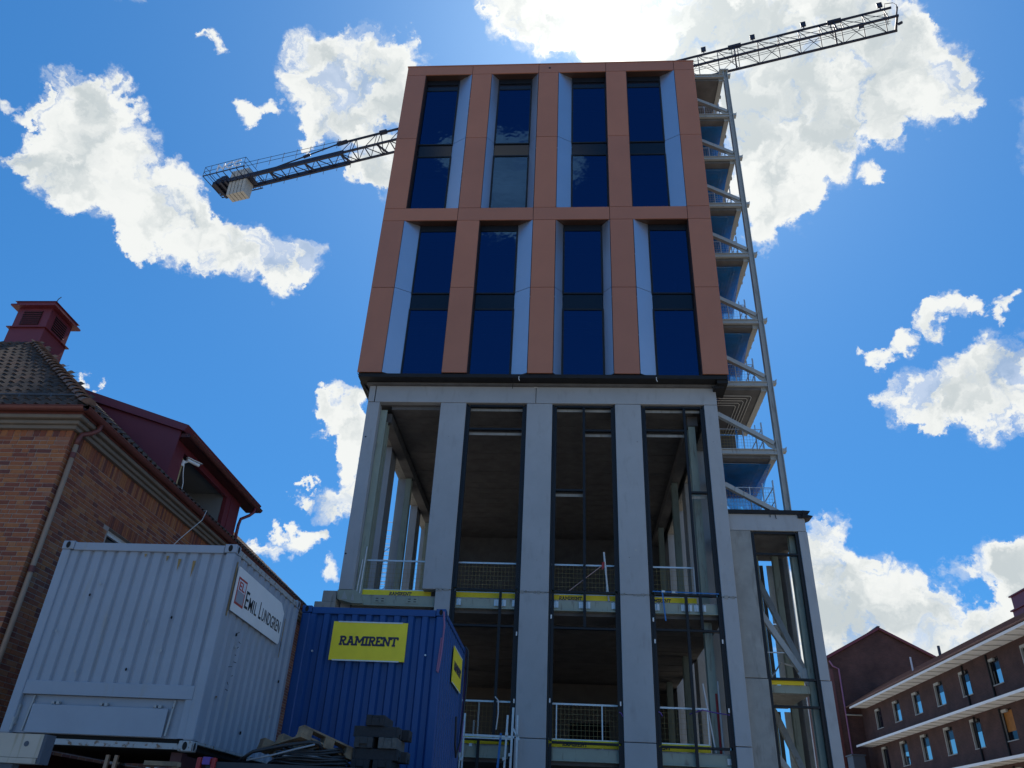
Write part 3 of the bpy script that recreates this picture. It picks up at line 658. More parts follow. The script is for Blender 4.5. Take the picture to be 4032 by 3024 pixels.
obj('hanging_wire', MB().tube([(14.42, SY-.02, 11.36), (14.41, SY-.03, 11.26)], .012, 5).tube([(14.58, SY-.02, 11.36), (14.6, SY-.03, 11.2)], .012, 5), M['black'], S)
for x in (13.79, 15.19): obj('steel_mullion', MB().box(x-.035, x+.035, SY+.04, SY+.2, .1, 10.75), M['black'], S)
for x in (13.735, 15.24): obj('edge_gasket', MB().box(x-.018, x+.018, SY+.03, SY+.3, .1, 10.78), M['black'], S)
for z in (10.74, 10.03, 6.19, 5.42, 2.2): obj('steel_transom', MB().box(13.83, 15.15, SY+.045, SY+.195, z-.03, z+.03), M['black'], S)
for z in (6.05, 2.3):
    obj('edge_beam', MB().box(13.8, 15.0, 1.2, 1.3, z-.22, z), M['green'], S)
    obj('landing_slab', MB().box(13.78, 15.0, 1.31, 4.0, z-.24, z-.02), M['concrete2'], S)
obj('toe_board', MB().box(13.9, 14.85, 1.18, 1.2, 6.06, 6.24), M['yellow'], S)
obj('ceiling_slab', MB().box(13.03, 15.5, 1.21, 4.2, 10.85, 11.35), M['soffit'], S)
for (x, y) in ((15.12, 1.35), (14.35, 3.4), (15.1, 3.6)):
    obj('steel_column', MB().box(x-.1, x+.1, y-.1, y-.07, 0, 10.84).box(x-.1, x+.1, y+.07, y+.1, 0, 10.84).box(x-.02, x+.02, y-.07, y+.07, 0, 10.84), M['green'], S)
for (a, b) in (((13.6, 1.5, 8.75), (15.05, 1.42, 6.2)), ((14.3, 3.2, 9.9), (15.2, 1.9, 6.35)), ((14.2, 3.6, 9.2), (13.75, 3.4, 6.3)), ((14.35, 3.2, 5.6), (15.2, 1.9, 2.5)), ((13.6, 1.5, 4.5), (15.05, 1.42, 2.5))):
    obj('diagonal_brace', MB().beam(a, b, .17, .17, (0, 1, 0)), M['greysteel'], S)
obj('brace_plate', MB().beam((14.85, 1.32, 6.52), (15.1, 1.32, 6.15), .3, .02, (0, 1, 0)), M['greysteel'], S)
for (x, y0) in ((15.36, 1.6), (15.36, 2.5), (15.36, 3.3)):
    obj('covering_board', MB().box(15.45, 15.48, y0, y0+.5, .2, 10.8), M['board'], S)
obj('side_pier', MB().box(15.3, 15.5, 3.85, 4.2, 0, 10.8), M['soffit'], S)
obj('side_pier', MB().box(15.3, 15.5, 2.15, 2.42, 0, 10.8), M['soffit'], S)
for (a, b, mm) in ((13.75, 13.95, 'soffit'), (13.98, 14.22, 'board'), (14.5, 14.68, 'board'), (14.7, 14.82, 'soffit'), (14.95, 15.25, 'board')):
    for z0, z1 in ((.1, 2.0), (2.4, 5.75), (6.1, 8.6), (8.63, 10.7)):
        obj('covering_board' if mm == 'board' else 'rear_pier', MB().box(a, b, 4.25, 4.3, z0, z1), M[mm], S)
obj('tube_rail', MB().tube([(13.8, 1.45, 7.05), (14.5, 1.45, 7.05)], .02, 6).tube([(13.85, 1.6, 6.1), (14.5, 2.2, 6.9), (14.9, 2.2, 6.8)], .025, 6), M['galv'], S)
# upper frame
LV = [33.42, 30.68, 27.98, 25.22, 22.50, 19.24, 16.48, 13.75]
for i, z in enumerate(LV):
    obj('floor_beam', MB().box(13.42 if z > 16.3 else 13.02, 14.93, SY, SY+.02, z-.17, z-.03).box(13.42 if z > 16.3 else 13.02, 14.93, SY-.05, SY+.07, z-.03, z).box(13.42 if z > 16.3 else 13.02, 14.93, SY-.05, SY+.07, z-.2, z-.17), M['greysteel'], S)
    obj('floor_slab', MB().box(13.41 if z > 16.3 else 13.02, 14.72, SY+.1, 4.6, z-.3, z-.03), M['soffit'], S)
    obj('side_beam', MB().box(14.72, 14.92, SY+.1, 4.6, z-.34, z-.02), M['greysteel'], S)
    obj('core_wall', MB().box(13.41 if z > 16.3 else 13.02, 14.45, 4.62, 4.8, z-.03 if i else z-.5, (LV[i-1]-.3) if i else z-.1), M['soffit'], S)
    for k in range(2 if i < 5 else 4):
        y = 2.1+k*.55; obj('edge_bracket', MB().box(14.92, 15.0, y, y+.1, z-.12, z-.02).box(14.98, 15.03, y, y+.1, z-.14, z-.0), M['greysteel'], S)
    obj('splice_plate', MB().box(15.14, 15.27, SY-.02, SY+.2, z-.08, z+.04).prism([(15.2, SY, z+.04), (15.30, SY, z+.12), (15.27, SY, z-.02)], (0, .12, 0)), M['greysteel'], S)
    if i:
        obj('diagonal_brace', MB().beam((13.05 if z < 16 else 13.42, SY+.1, z+1.42 if z < 16 else z+1.17), (14.9, SY+.1, z+.26), .15, .17, (0, 1, 0)), M['greysteel'], S)
        obj('gusset_plate', MB().prism([(14.6, SY+.08, z+.52), (14.93, SY+.08, z+.3), (14.93, SY+.08, z+.02), (14.7, SY+.08, z+.15), (14.52, SY+.08, z+.40)], (0, .02, 0)), M['greysteel'], S)
    if i >= 2:
        for k in range(5):
            r_ = .3+k*.2
            obj('soffit_pipe', MB().tube([(13.05, 1.1+r_*.9, z-.34), (14.55-r_*.55, 1.1+r_*.9, z-.34), (14.62-r_*.55, 1.2+r_*.9, z-.34), (14.62-r_*.55, 4.5, z-.34)], .013, 6), M['pvc'], S)
obj('diagonal_brace', MB().beam((13.05, SY+.1, 12.45), (14.75, SY+.1, 11.45), .15, .17, (0, 1, 0)), M['greysteel'], S)
obj('steel_column', MB().box(14.945, 14.97, SY-.02, SY+.2, 11.5, 33.75).box(15.115, 15.14, SY-.02, SY+.2, 11.5, 33.75).box(14.97, 15.115, SY+.06, SY+.085, 11.5, 33.75), M['greysteel'], S)
obj('cap_plate', MB().box(14.78, 15.2, SY-.05, SY+.25, 33.72, 33.78), M['greysteel'], S)

# tube guardrails on each landing
names = ['second landing from the top', 'third landing from the top', 'fourth landing from the top', 'fifth landing from the top', 'landing level with the lower copper panels', 'landing level with bottom edge of the copper', 'landing just below the copper', 'roof of the low concrete block']
for i, z in enumerate(LV[1:]+[11.5]):
    t = thing('tube_guardrail', 'galvanised tube guardrail with mesh on the '+names[i], 'guardrail', (14.2, 1.25, z), 'tube guardrails on the stair tower landings')
    x0 = 13.45 if z > 16.3 else 13.05; xe = 14.62 if i < 7 else 14.75
    obj('top_rail', MB().tube([(x0, 1.3, z+.98), (xe, 1.3, z+.98)], .017, 6), M['galv'], t)
    obj('mid_rail', MB().tube([(xe, 1.3, z+.5), (xe, 4.3, z+.5)], .015, 6).tube([(xe, 1.3, z+.98), (xe, 4.3, z+.98)], .017, 6), M['galv'], t)
    for x, zz in ((13.95, 1.0), (14.4, 1.15), (xe, 1.25)):
        obj('post', MB().tube([(x, 1.3, z), (x, 1.3, z+zz)], .02, 6), M['galv'], t)
    obj('post', MB().tube([(xe+.05, 1.42, z), (xe+.05, 1.42, z+1.32)], .018, 6), M['galv'], t)
    w = MB()
    x = x0+.03
    while x < xe: w.box(x-.003, x+.003, 1.325, 1.331, z+.08, z+.95); x += .1
    for k in range(8): w.box(x0, xe, 1.332, 1.337, z+.1+k*.12-.003, z+.1+k*.12+.003)
    obj('wire_mesh', w, M['yellowwire'] if i > 4 else M['galv'], t, kind='stuff')

# blue debris nets below the slabs
def net(i, drop, lab, wide=14.68, side=True):
    z = LV[i]-.37; x0 = 13.43 if LV[i] > 16.5 else 13.05
    gr = []
    for a in range(9):
        y = 1.25+a/8*3.0; row = []
        for b in range(9):
            u = b/8; x = x0+(wide-x0)*u
            sag = .10*math.sin(math.pi*u)*math.sin(math.pi*a/8)
            hang = 0
            if side and u > .72: hang = ((u-.72)/.28)**2*drop*(a/8)**1.5
            row.append((x-.10*hang, y, z-.02-sag-hang-(a/8)**4*drop*.45*(u**2)))
        gr.append(row)
    # cloth falling from the far edge
    for c in range(1, 7):
        row = []
        for b in range(9):
            u = b/8; px_, py_, pz_ = gr[8][b]
            row.append((px_-.03*c*u+.02*math.sin(c*2+b), py_-.06*c+.05*math.sin(b*1.7), pz_-c/6*drop*(.12+.88*u**2.4)))
        gr.append(row)
    o = obj('debris_net', MB().sheet(gr), M['net'], smooth=True, origin=(14, 2.5, z))
    tag(o, lab, 'net', 'blue debris nets under the stair tower slabs')
net(1, 1.7, 'blue debris net slung under the second slab from the top')
net(2, 1.8, 'blue debris net slung under the third slab from the top')
net(3, 2.0, 'blue debris net slung under the fourth slab from the top')
net(4, 2.3, 'blue debris net with torn curve under the fifth slab from the top')
net(5, 2.0, 'blue debris net under the slab beside the lower copper panels')
net(7, 1.7, 'brightest blue debris net just above the low concrete roof', 14.78)

# ================================================================== TOWER CRANE
A0 = Vector((-19.6, 23.7, 0)); CD = Vector((.964, -.267, 0)).normalized(); CN = Vector((.267, .964, 0)).normalized()
def cp(s, n, z): return A0 + CD*s + CN*n + Vector((0, 0, z))
K = thing('tower_crane', 'dark tower crane whose jib and counter jib stick out behind the copper tower', 'crane', cp(22, 0, 0))
jib = obj('jib', MB().box(0, 0.01, 0, .01, 0, .01), M['crane'], K)
jib.data = MB().beam(cp(50.9, -.6, 50), cp(50.9, .6, 50), .14).mesh('jib', M['crane'], wloc(K))
HW = .58; ZA = 51.72
for n in (-HW, HW): obj('chord', MB().beam(cp(20, n, 50), cp(51, n, 50), .13), M['crane'], jib)
obj('chord', MB().tube([cp(20, 0, ZA), cp(50.9, 0, ZA)], .085, 8), M['crane'], jib)
nd = [40.71-1.385*k for k in range(15, -1, -1)]+[40.71+1.385*k for k in range(1, 8)]
for k, s in enumerate(nd):
    if s > 50.6: continue
    for n in (-HW, HW):
        obj('lattice_bar', MB().beam(cp(s, n, 50), cp(s, 0, ZA), .055), M['crane'], jib)
        if s+1.385 < 51: obj('lattice_bar', MB().beam(cp(s+1.385, n, 50), cp(s, 0, ZA), .034), M['crane'], jib)
    if s+1.385 < 51: obj('lattice_bar', MB().beam(cp(s, -HW if k % 2 else HW, 50), cp(s+1.385, HW if k % 2 else -HW, 50), .024), M['crane'], jib)
for s in (40.5, 47.2): obj('section_joint', MB().tube([cp(s-.4, 0, ZA+.02), cp(s+.5, 0, ZA+.02)], .17, 8).beam(cp(s, 0, ZA), cp(s, -HW, 50), .1).beam(cp(s, 0, ZA), cp(s, HW, 50), .1), M['crane'], jib)
for s in (40.3, 46.95, 50.4):
    ld = MB()
    for n in (-.42, -.02): ld.beam(cp(s, n, 50), cp(s, n*.3-.05, 51.5), .03)
    for q in range(6): ld.beam(cp(s, -.42+.04*q, 50.1+.24*q), cp(s, -.02, 50.1+.24*q), .025)
    obj('ladder', ld, M['crane'], jib)
for n, zz in ((-.1, 50.25), (.1, 50.3), (0, 51.2)): obj('trolley_rope', MB().beam(cp(20, n, zz), cp(50.6, n, zz), .022), M['crane'], jib)
for s in (38.4, 41.85, 45.3, 50.25):
    fl = obj('floodlight', MB().beam(cp(s-.17, 0, ZA+.55), cp(s+.17, 0, ZA+.55), .1, .46).beam(cp(s, 0, ZA), cp(s, 0, ZA+.4), .06), M['crane'], jib)
fl = obj('floodlight', MB().beam(cp(48.6, -.1, 50.5), cp(48.95, -.1, 50.5), .12, .4), M['crane'], jib)
obj('tip_railing', MB().tube([cp(50.9, -.5, 50.1), cp(51.1, -.5, 51.2), cp(51.1, .1, 52.3), cp(50.6, .1, 52.4), cp(50.5, .1, 51.8)], .025, 6).tube([cp(51.1, -.5, 51.0), cp(51.1, .5, 51.0), cp(50.9, .55, 50)], .06, 6).tube([cp(51.15, .5, 50.5), cp(51.4, .5, 50.6)], .1, 6), M['crane'], jib)
cj = obj('counter_jib', MB().beam(cp(-.4, -HW, 50), cp(-.4, HW, 50), .3), M['crane'], K)
for n in (-HW, HW):
    obj('girder', MB().beam(cp(-3.7, n, 50), cp(9.2, n, 50), .16, .42), M['crane'], cj)
    obj('chord', MB().beam(cp(9.2, n, 50), cp(20, n, 50), .15), M['crane'], cj)
obj('tie_rod', MB().tube([cp(.5, -.3, 50.25), cp(8.4, 0, 52.0)], .06, 8).tube([cp(4.9, -.13, 51.2), cp(5.5, -.11, 51.36)], .13, 8), M['crane'], cj)
obj('chord', MB().tube([cp(8.2, 0, 51.95), cp(20.5, 0, 52.0)], .1, 8).tube([cp(8.0, 0, 51.92), cp(8.9, 0, 51.98)], .18, 8).tube([cp(12, 0, 52), cp(12.6, 0, 52)], .2, 8), M['crane'], cj)
s = .8; k = 0
while s < 19.5:
    st = 1.15
    obj('lattice_bar', MB().beam(cp(s, -HW, 50), cp(s, HW, 50), .07), M['crane'], cj)
    obj('lattice_bar', MB().beam(cp(s, -HW if k % 2 else HW, 50), cp(s+st, HW if k % 2 else -HW, 50), .055), M['crane'], cj)
    if k % 3 == 1: obj('lattice_bar', MB().beam(cp(s, -HW, 49.95), cp(s+.5, HW, 49.95), .13), M['crane'], cj)
    if s > 8.6:
        for n in (-HW, HW):
            obj('lattice_bar', MB().beam(cp(s, n, 50), cp(s+(.57 if k % 2 else -.2), 0, 52), .05), M['crane'], cj)
    s += st; k += 1
wk = MB()
for n in (-1.15, 1.1):
    for z in (50.6, 51.05): wk.beam(cp(-.2, n, z), cp(9, n*.8, z), .028)
    for q in range(8): wk.beam(cp(-.2+q*1.3, n, 50), cp(-.2+q*1.3, n, 51.05), .03)
obj('walkway_railing', wk, M['crane'], cj)
dk = MB().beam(cp(-3.8, 0, 49.9), cp(.3, 0, 49.9), .9, .08)
for q in range(7): dk.beam(cp(-3.8+q*.68, -1.75, 49.85), cp(-3.8+q*.68, .95, 49.85), .05)
for n in (-1.75, .95): dk.beam(cp(-3.85, n, 49.9), cp(.4, n, 49.9), .07)
obj('machinery_deck', dk, M['crane'], cj)
dr = MB()
for n in (-1.75, .95):
    for z in (50.4, 50.95): dr.beam(cp(-3.85, n, z), cp(.3, n, z), .03)
    for q in range(7): dr.beam(cp(-3.85+q*.69, n, 49.9), cp(-3.85+q*.69, n, 50.95), .03)
for s in (-3.85, .3):
    for z in (50.4, 50.95): dr.beam(cp(s, -1.75, z), cp(s, .95, z), .03)
obj('deck_railing', dr, M['crane'], cj)
obj('winch', MB().tube([cp(-3.3, -.5, 50.4), cp(-3.3, .4, 50.4)], .32, 10).beam(cp(-2.9, -.4, 50.35), cp(-2.3, -.4, 50.35), .6, .5).beam(cp(-2.2, 0, 50.4), cp(-1.9, 0, 50.4), .8, .6), M['crane'], cj)
obj('cross_beam', MB().beam(cp(-3.2, -.9, 49.7), cp(-3.2, .9, 49.7), .24).beam(cp(-2.6, -.9, 49.7), cp(-2.6, .9, 49.7), .2).beam(cp(-2.1, -.9, 49.7), cp(-2.1, .9, 49.7), .2), M['crane'], cj)
for q in range(5):
    s = -1.95+q*.36
    obj('counterweight', MB().hexa([cp(s, -.5, 48.35), cp(s+.29, -.5, 48.35), cp(s+.29, .42, 48.35), cp(s, .42, 48.35)], [cp(s, -.62, 51.0), cp(s+.29, -.62, 51.0), cp(s+.29, .5, 51.0), cp(s, .5, 51.0)]), M['cw'], cj)
font_text('lettering', 'NCC', cp(-2.5, -1.72, 50.1), CD, (0, 0, 1), 2.4, .72, M['ncc'], cj, .02, .05)
ms = MB()
for a in (-.9, .9):
    for b in (-.9, .9): ms.beam(cp(22+a, b, 0), cp(22+a, b, 50), .22)
for q in range(25):
    z = q*2.0
    for b in (-.9, .9):
        ms.beam(cp(21.1, b, z), cp(22.9, b, z+2), .1); ms.beam(cp(22-.9 if b > 0 else 22.9, -.9, z), cp(22-.9 if b > 0 else 22.9, .9, z+2), .1)
obj('mast', ms, M['crane'], K)
obj('cab', MB().beam(cp(21, -1.9, 48.9), cp(22.8, -1.9, 48.9), 1.4, 1.9), M['crane'], K)
obj('tower_top', MB().beam(cp(20.4, 0, 52), cp(22, 0, 54.5), .2).beam(cp(23.6, 0, ZA), cp(22, 0, 54.5), .2).beam(cp(22, -.9, 50), cp(22, 0, 54.5), .2).beam(cp(22, .9, 50), cp(22, 0, 54.5), .2), M['crane'], K)

# ================================================================== CONTAINERS
def corr(x0, x1, n, z0, z1, ax, face, depth, sgn, fl=.37):
    """corrugated sheet: along x (ax='x') at y=face or along y at x=face; sgn = outward direction"""
    prof = []; p = (x1-x0)/n
    for k in range(n):
        a = x0+k*p
        prof += [(a, 0), (a+fl*p, 0), (a+(fl+.13)*p, depth), (a+.87*p, depth)]
    prof.append((x1, 0))
    g0, g1 = [], []
    for (u, d) in prof:
        q = face-sgn*d
        for gg, z in ((g0, z0), (g1, z1)): gg.append((u, q, z) if ax == 'x' else (q, u, z))
    grid = [g0, g1]
    if (ax == 'x') == (sgn < 0): pass
    else: grid = [g1, g0]
    return MB().sheet(grid)
def casting(x, y, z, sx, sy, t, m_):
    # corner casting; oval holes in x and y are black discs coloured as shade
    b = MB().box(x if sx < 0 else x-.17, x+.17 if sx < 0 else x, y if sy < 0 else y-.17, y+.17 if sy < 0 else y, z-.06, z+.06)
    o = obj('corner_casting', b, m_, t, bevel=.012)
    cx = x+.085*(1 if sx < 0 else -1); cy = y+.085*(1 if sy < 0 else -1)
    for (c, ax) in ((Vector((cx, y+sy*.0015, z)), Vector((1, 0, 0))), (Vector((x+sx*.0015, cy, z)), Vector((0, 1, 0)))):
        vs = [c+ax*(.03*math.cos(2*math.pi*k/14))+Vector((0, 0, .048*math.sin(2*math.pi*k/14))) for k in range(14)]
        nrm = Vector((0, sy, 0)) if ax.x else Vector((sx, 0, 0))
        obj('casting_hole_shade', MB().prism(vs, nrm*.001), M['near_black'], o)
GX0, GX1, GY0, GY1, GZ0, GZ1 = .735, 3.215, -13.9, -10.92, 2.39, 4.98
G = thing('site_container', 'pale grey corrugated site container with low hatch and white sign', 'container', (2, -12.4, GZ0), 'site containers in front of the tower')
gm_ = M['greybox']
for (x, sx) in ((GX0, -1), (GX1, 1)):
    for (y, sy) in ((GY0, -1), (GY1, 1)):
        obj('corner_post', MB().box(x if sx < 0 else x-.13, x+.13 if sx < 0 else x, y if sy < 0 else y-.13, y+.13 if sy < 0 else y, GZ0+.12, GZ1-.12), gm_, G, bevel=.02)
        for z in (GZ0+.06, GZ1-.06): casting(x+sx*.006, y+sy*.006, z, sx, sy, G, M['rustyedge'] if z < 3 else gm_)
obj('top_rail', MB().box(GX0+.17, GX1-.17, GY0, GY0+.09, GZ1-.13, GZ1-.02), gm_, G, bevel=.008)
obj('top_rail', MB().box(GX1-.07, GX1, GY0+.17, GY1-.17, GZ1-.11, GZ1-.03), M['rustyedge'], G, bevel=.008)
obj('top_rail', MB().box(GX0, GX0+.07, GY0+.17, GY1-.17, GZ1-.11, GZ1-.03).box(GX0+.17, GX1-.17, GY1-.09, GY1, GZ1-.13, GZ1-.02), gm_, G)
obj('roof_sheet', MB().box(GX0+.07, GX1-.07, GY0+.09, GY1-.09, GZ1-.06, GZ1-.03), gm_, G)
obj('corrugated_wall', corr(GX0+.13, GX1-.13, 13, 3.14, GZ1-.13, 'x', GY0+.03, .03, -1, .62), gm_, G, label='grey corrugated end wall of the container')
obj('corrugated_wall', corr(GY0+.13, GY1-.13, 11, GZ0+.13, GZ1-.11, 'y', GX1-.012, .032, 1, .5), gm_, G)
obj('corrugated_wall', MB().box(GX0+.02, GX0+.05, GY0+.13, GY1-.13, GZ0+.1, GZ1-.1).box(GX0+.1, GX1-.1, GY1-.05, GY1-.02, GZ0+.1, GZ1-.1), gm_, G)
obj('floor_frame', MB().box(GX0+.08, GX1-.08, GY0+.1, GY1-.1, GZ0+.03, GZ0+.14), M['near_black'], G)
obj('header_panel', MB().box(GX0+.13, GX1-.13, GY0+.012, GY0+.05, 2.975, 3.14), gm_, G, bevel=.006)
obj('recess_back', MB().box(GX0+.13, GX1-.13, GY0+.075, GY0+.09, 2.53, 2.975), gm_, G)
obj('recess_side', MB().box(3.0, GX1-.13, GY0+.02, GY0+.074, 2.53, 2.974), gm_, G)
hp = obj('hatch', MB().box(1.04, 2.805, GY0+.02, GY0+.045, 2.532, 2.862), gm_, G, bevel=.006)
for x in (1.33, 1.96, 2.66): obj('hinge', MB().box(x-.05, x-.015, GY0+.015, GY0+.06, 2.866, 2.9).box(x+.015, x+.05, GY0+.015, GY0+.06, 2.866, 2.9), M['rustyedge'], hp)
for x in (1.0, 2.84): obj('gas_strut', MB().beam((x, GY0+.035, 2.55), (x+.02, GY0+.05, 2.96), .022), M['rustyedge'], G)
obj('latch', MB().box(.83, .88, GY0+.03, GY0+.07, 2.62, 2.85).tube([(.86, GY0+.02, 2.7), (.86, GY0+.02, 2.55)], .018, 6), M['rustyedge'], G)
obj('sill_rail', MB().box(GX0+.17, GX1-.17, GY0+.02, GY0+.1, GZ0+.02, GZ0+.085), M['rustyedge'], G)
obj('sill_rail', MB().box(GX1-.06, GX1+.002, GY0+.17, GY1-.17, GZ0+.095, GZ0+.125), M['rustyedge'], G)
obj('rust_streak', MB().box(GX1+.001, GX1+.003, GY0+.135, GY0+.165, 4.05, 4.78), M['rust'], G)
for x, z, l in ((2.45, 4.76, .17), (2.66, 4.74, .24), (2.27, 4.8, .08), (1.95, 4.82, .05)):
    st = MB().add([(x-.02, GY0+.012, z), (x+.025, GY0+.012, z), (x+.012, GY0+.012, z-l*.6), (x, GY0+.012, z-l)], [(0, 3, 2, 1)]); obj('rust_streak', st, M['rust'], G)
sg = obj('sign_board', MB().prism([(GX1+.012, -13.715, 4.135), (GX1+.012, -11.70, 4.12), (GX1+.012, -11.67, 4.16), (GX1+.012, -11.67, 4.6), (GX1+.012, -11.85, 4.72), (GX1+.012, -13.715, 4.735)], (.012, 0, 0)), M['white'], G)
SX = GX1+.024
obj('logo', MB().box(SX, SX+.002, -13.655, -13.335, 4.245, 4.61), M['inkred'], sg)
obj('logo_field', MB().box(SX+.002, SX+.004, -13.625, -13.365, 4.275, 4.425).box(SX+.002, SX+.004, -13.625, -13.365, 4.43, 4.58, 1), [M['inkgrey'], M['board']], sg)
font_text('logo_letters', 'EL', (SX+.004, -13.60, 4.445), (0, 1, 0), (0, 0, 1), .21, .115, M['inkred'], sg, .02, .002)
wds = (('E', .15, .235), ('M', .17, .18), ('I', .075, .18), ('L', .12, .18), (None, .07, 0), ('L', .125, .235), ('UNDGREN', .86, .18)); yy = -13.29
for w_, wd, hh in wds:
    if w_: font_text('lettering', w_, (SX, yy, 4.275), (0, 1, 0), (0, 0, 1), wd-(.03 if w_ != 'I' else .045), hh, M['inkblack'], sg, .006, .003)
    yy += wd
rs = random.Random(21)
for k in range(16):
    if k < 9:
        x = rs.uniform(GX0+.3, GX1-.3); z = rs.uniform(3.2, 4.7); q = (x, GY0+.012+.012, z); ps = [(x+.014*math.cos(a_*.9), GY0-.002, z+.02*math.sin(a_*.9)) for a_ in range(7)]; vec = (0, .004, 0)
    else:
        y = rs.uniform(GY0+.3, GY1-.4); z = rs.uniform(2.6, 4.0); ps = [(GX1-.01+.034, y+.01*math.cos(a_*.9), z+.022*math.sin(a_*.9)) for a_ in range(7)]; vec = (-.02, 0, 0)
    obj('rust_spot', MB().prism(ps, vec), M['rustyedge'] if k % 3 else M['near_black'], G)
for k in range(9):
    y = -13.3+rs.uniform(-.12, .12); z = 3.2+k*.09
    obj('scratch', MB().beam((GX1+.0225, y, z), (GX1+.0225, y+rs.uniform(.03, .12), z+rs.uniform(-.03, .03)), .004, .007), M['near_black'], G)
for z0, l in ((4.55, .5), (4.2, .25)):
    obj('rust_streak', MB().box(GX1+.0225, GX1+.0245, -11.58, -11.555, z0-l, z0), M['rust'], G)
# support container below it; body near black, shade put into its colour
def support(x0, x1, y0, y1, lab):
    t = thing('support_container', lab, 'container', ((x0+x1)/2, (y0+y1)/2, 0), 'dark support containers under the site containers')
    obj('body', MB().box(x0+.1, x1-.1, y0+.35, y1-.1, .05, 2.02), M['near_black'], t)
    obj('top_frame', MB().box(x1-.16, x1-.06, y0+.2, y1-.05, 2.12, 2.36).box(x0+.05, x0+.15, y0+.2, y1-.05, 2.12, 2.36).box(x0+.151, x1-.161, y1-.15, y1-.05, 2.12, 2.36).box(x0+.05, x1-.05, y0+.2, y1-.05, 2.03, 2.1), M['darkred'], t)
    for x in (x0+.06, x1-.2):
        for y in (y0+.06, y1-.2): obj('leg', MB().box(x, x+.14, y, y+.14, 0, 2.385), M['darkred'], t)
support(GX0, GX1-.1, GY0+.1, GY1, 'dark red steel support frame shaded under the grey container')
for (x, lab) in ((2.1, 'left white stub post in the shade under the grey container'), (2.21, 'right white stub post in the shade under the grey container')):
    tag(obj('stub_post', MB().beam((x, -13.72, 0), (x+.02, -13.72, 2.33), .04).beam((x, -13.75, 0), (x, -13.75, .02), .12), M['pipebeige'], origin=(x, -13.7, 0)), lab, 'post')
tr_ = thing('timber_trestle', 'low trestle of timber plank on pale legs under grey container corner', 'trestle', (3.2, -14.6, 0))
obj('plank', MB().box(2.98, 3.36, -14.5, -14.38, 2.19, 2.235), M['wood'], tr_)
for x in (3.0, 3.1): obj('leg', MB().box(x, x+.035, -14.47, -14.42, 0, 2.17), M['pvc'], tr_)
obj('side_leg', MB().box(3.3, 3.35, -14.47, -14.4, 0, 2.188), M['wood'], tr_)

BX0, BX1, BY0, BY1 = 3.215, 5.69, -10.76, -7.68
B = thing('site_container', 'dark blue corrugated rental container with two yellow signs', 'container', (4.4, -9.2, GZ0), 'site containers in front of the tower')
bm_ = M['bluebox']
for (x, sx) in ((BX0, -1), (BX1, 1)):
    for (y, sy) in ((BY0, -1), (BY1, 1)):
        obj('corner_post', MB().box(x if sx < 0 else x-.15, x+.15 if sx < 0 else x, y if sy < 0 else y-.15, y+.15 if sy < 0 else y, GZ0+.12, GZ1-.12), bm_, B, bevel=.02)
        for z in (GZ0+.06, GZ1-.06): casting(x+sx*.006, y+sy*.006, z, sx, sy, B, bm_)
obj('top_rail', MB().box(BX0+.17, BX1-.17, BY0+.01, BY0+.09, GZ1-.13, GZ1-.02), bm_, B, bevel=.008)
obj('top_rail', MB().box(BX1-.07, BX1, BY0+.17, BY1-.17, GZ1-.11, GZ1-.03).box(BX0, BX0+.07, BY0+.17, BY1-.17, GZ1-.11, GZ1-.03).box(BX0+.17, BX1-.17, BY1-.09, BY1, GZ1-.13, GZ1-.02), bm_, B)
obj('roof_sheet', MB().box(BX0+.07, BX1-.07, BY0+.09, BY1-.09, GZ1-.06, GZ1-.03), bm_, B)
obj('corrugated_wall', corr(BX0+.15, BX1-.15, 9, GZ0+.1, GZ1-.13, 'x', BY0+.02, .055, -1), bm_, B)
obj('corrugated_wall', corr(BY0+.15, BY1-.15, 11, GZ0+.1, GZ1-.11, 'y', BX1-.015, .04, 1), bm_, B)
obj('corrugated_wall', MB().box(BX0+.02, BX0+.05, BY0+.13, BY1-.13, GZ0+.1, GZ1-.1).box(BX0+.1, BX1-.1, BY1-.05, BY1-.02, GZ0+.1, GZ1-.1), bm_, B)
obj('floor_frame', MB().box(BX0+.02, BX1-.02, BY0+.02, BY1-.02, GZ0+.02, GZ0+.12), bm_, B)
for x, z in ((3.5, 4.23), (5.41, 4.22)): obj('bolt', MB().tube([(x, BY0+.0, z), (x, BY0+.03, z)], .016, 8), M['galv'], B)
s1 = obj('sign_board', MB().box(3.8, 5.07, BY0-.008, BY0+.012, 4.095, 4.722), M['yellow'], B)
obj('sign_edge', MB().box(3.88, 4.98, BY0-.014, BY0-.009, 4.708, 4.728).box(3.86, 4.98, BY0-.014, BY0-.009, 4.085, 4.105), M['board'], s1)
obj('lettering', slab_text('RAMIRENT', (3.945, BY0-.0085, 4.34), (1, 0, 0), (0, 0, 1), .985, .14, .08), M['ink'], s1)
s2 = obj('sign_board', MB().box(BX1+.006, BX1+.02, -9.5, -8.24, 4.025, 4.65), M['yellow'], B)
obj('sign_edge', MB().box(BX1+.021, BX1+.024, -9.5, -8.24, 4.635, 4.655).box(BX1+.021, BX1+.024, -9.5, -8.24, 4.02, 4.035), M['board'], s2)
obj('lettering', slab_text('RAMIRENT', (BX1+.0205, -9.36, 4.27), (0, 1, 0), (0, 0, 1), .985, .14, .08), M['ink'], s2)
support(BX0, BX1, BY0, BY1, 'dark steel support frame standing under the blue container')
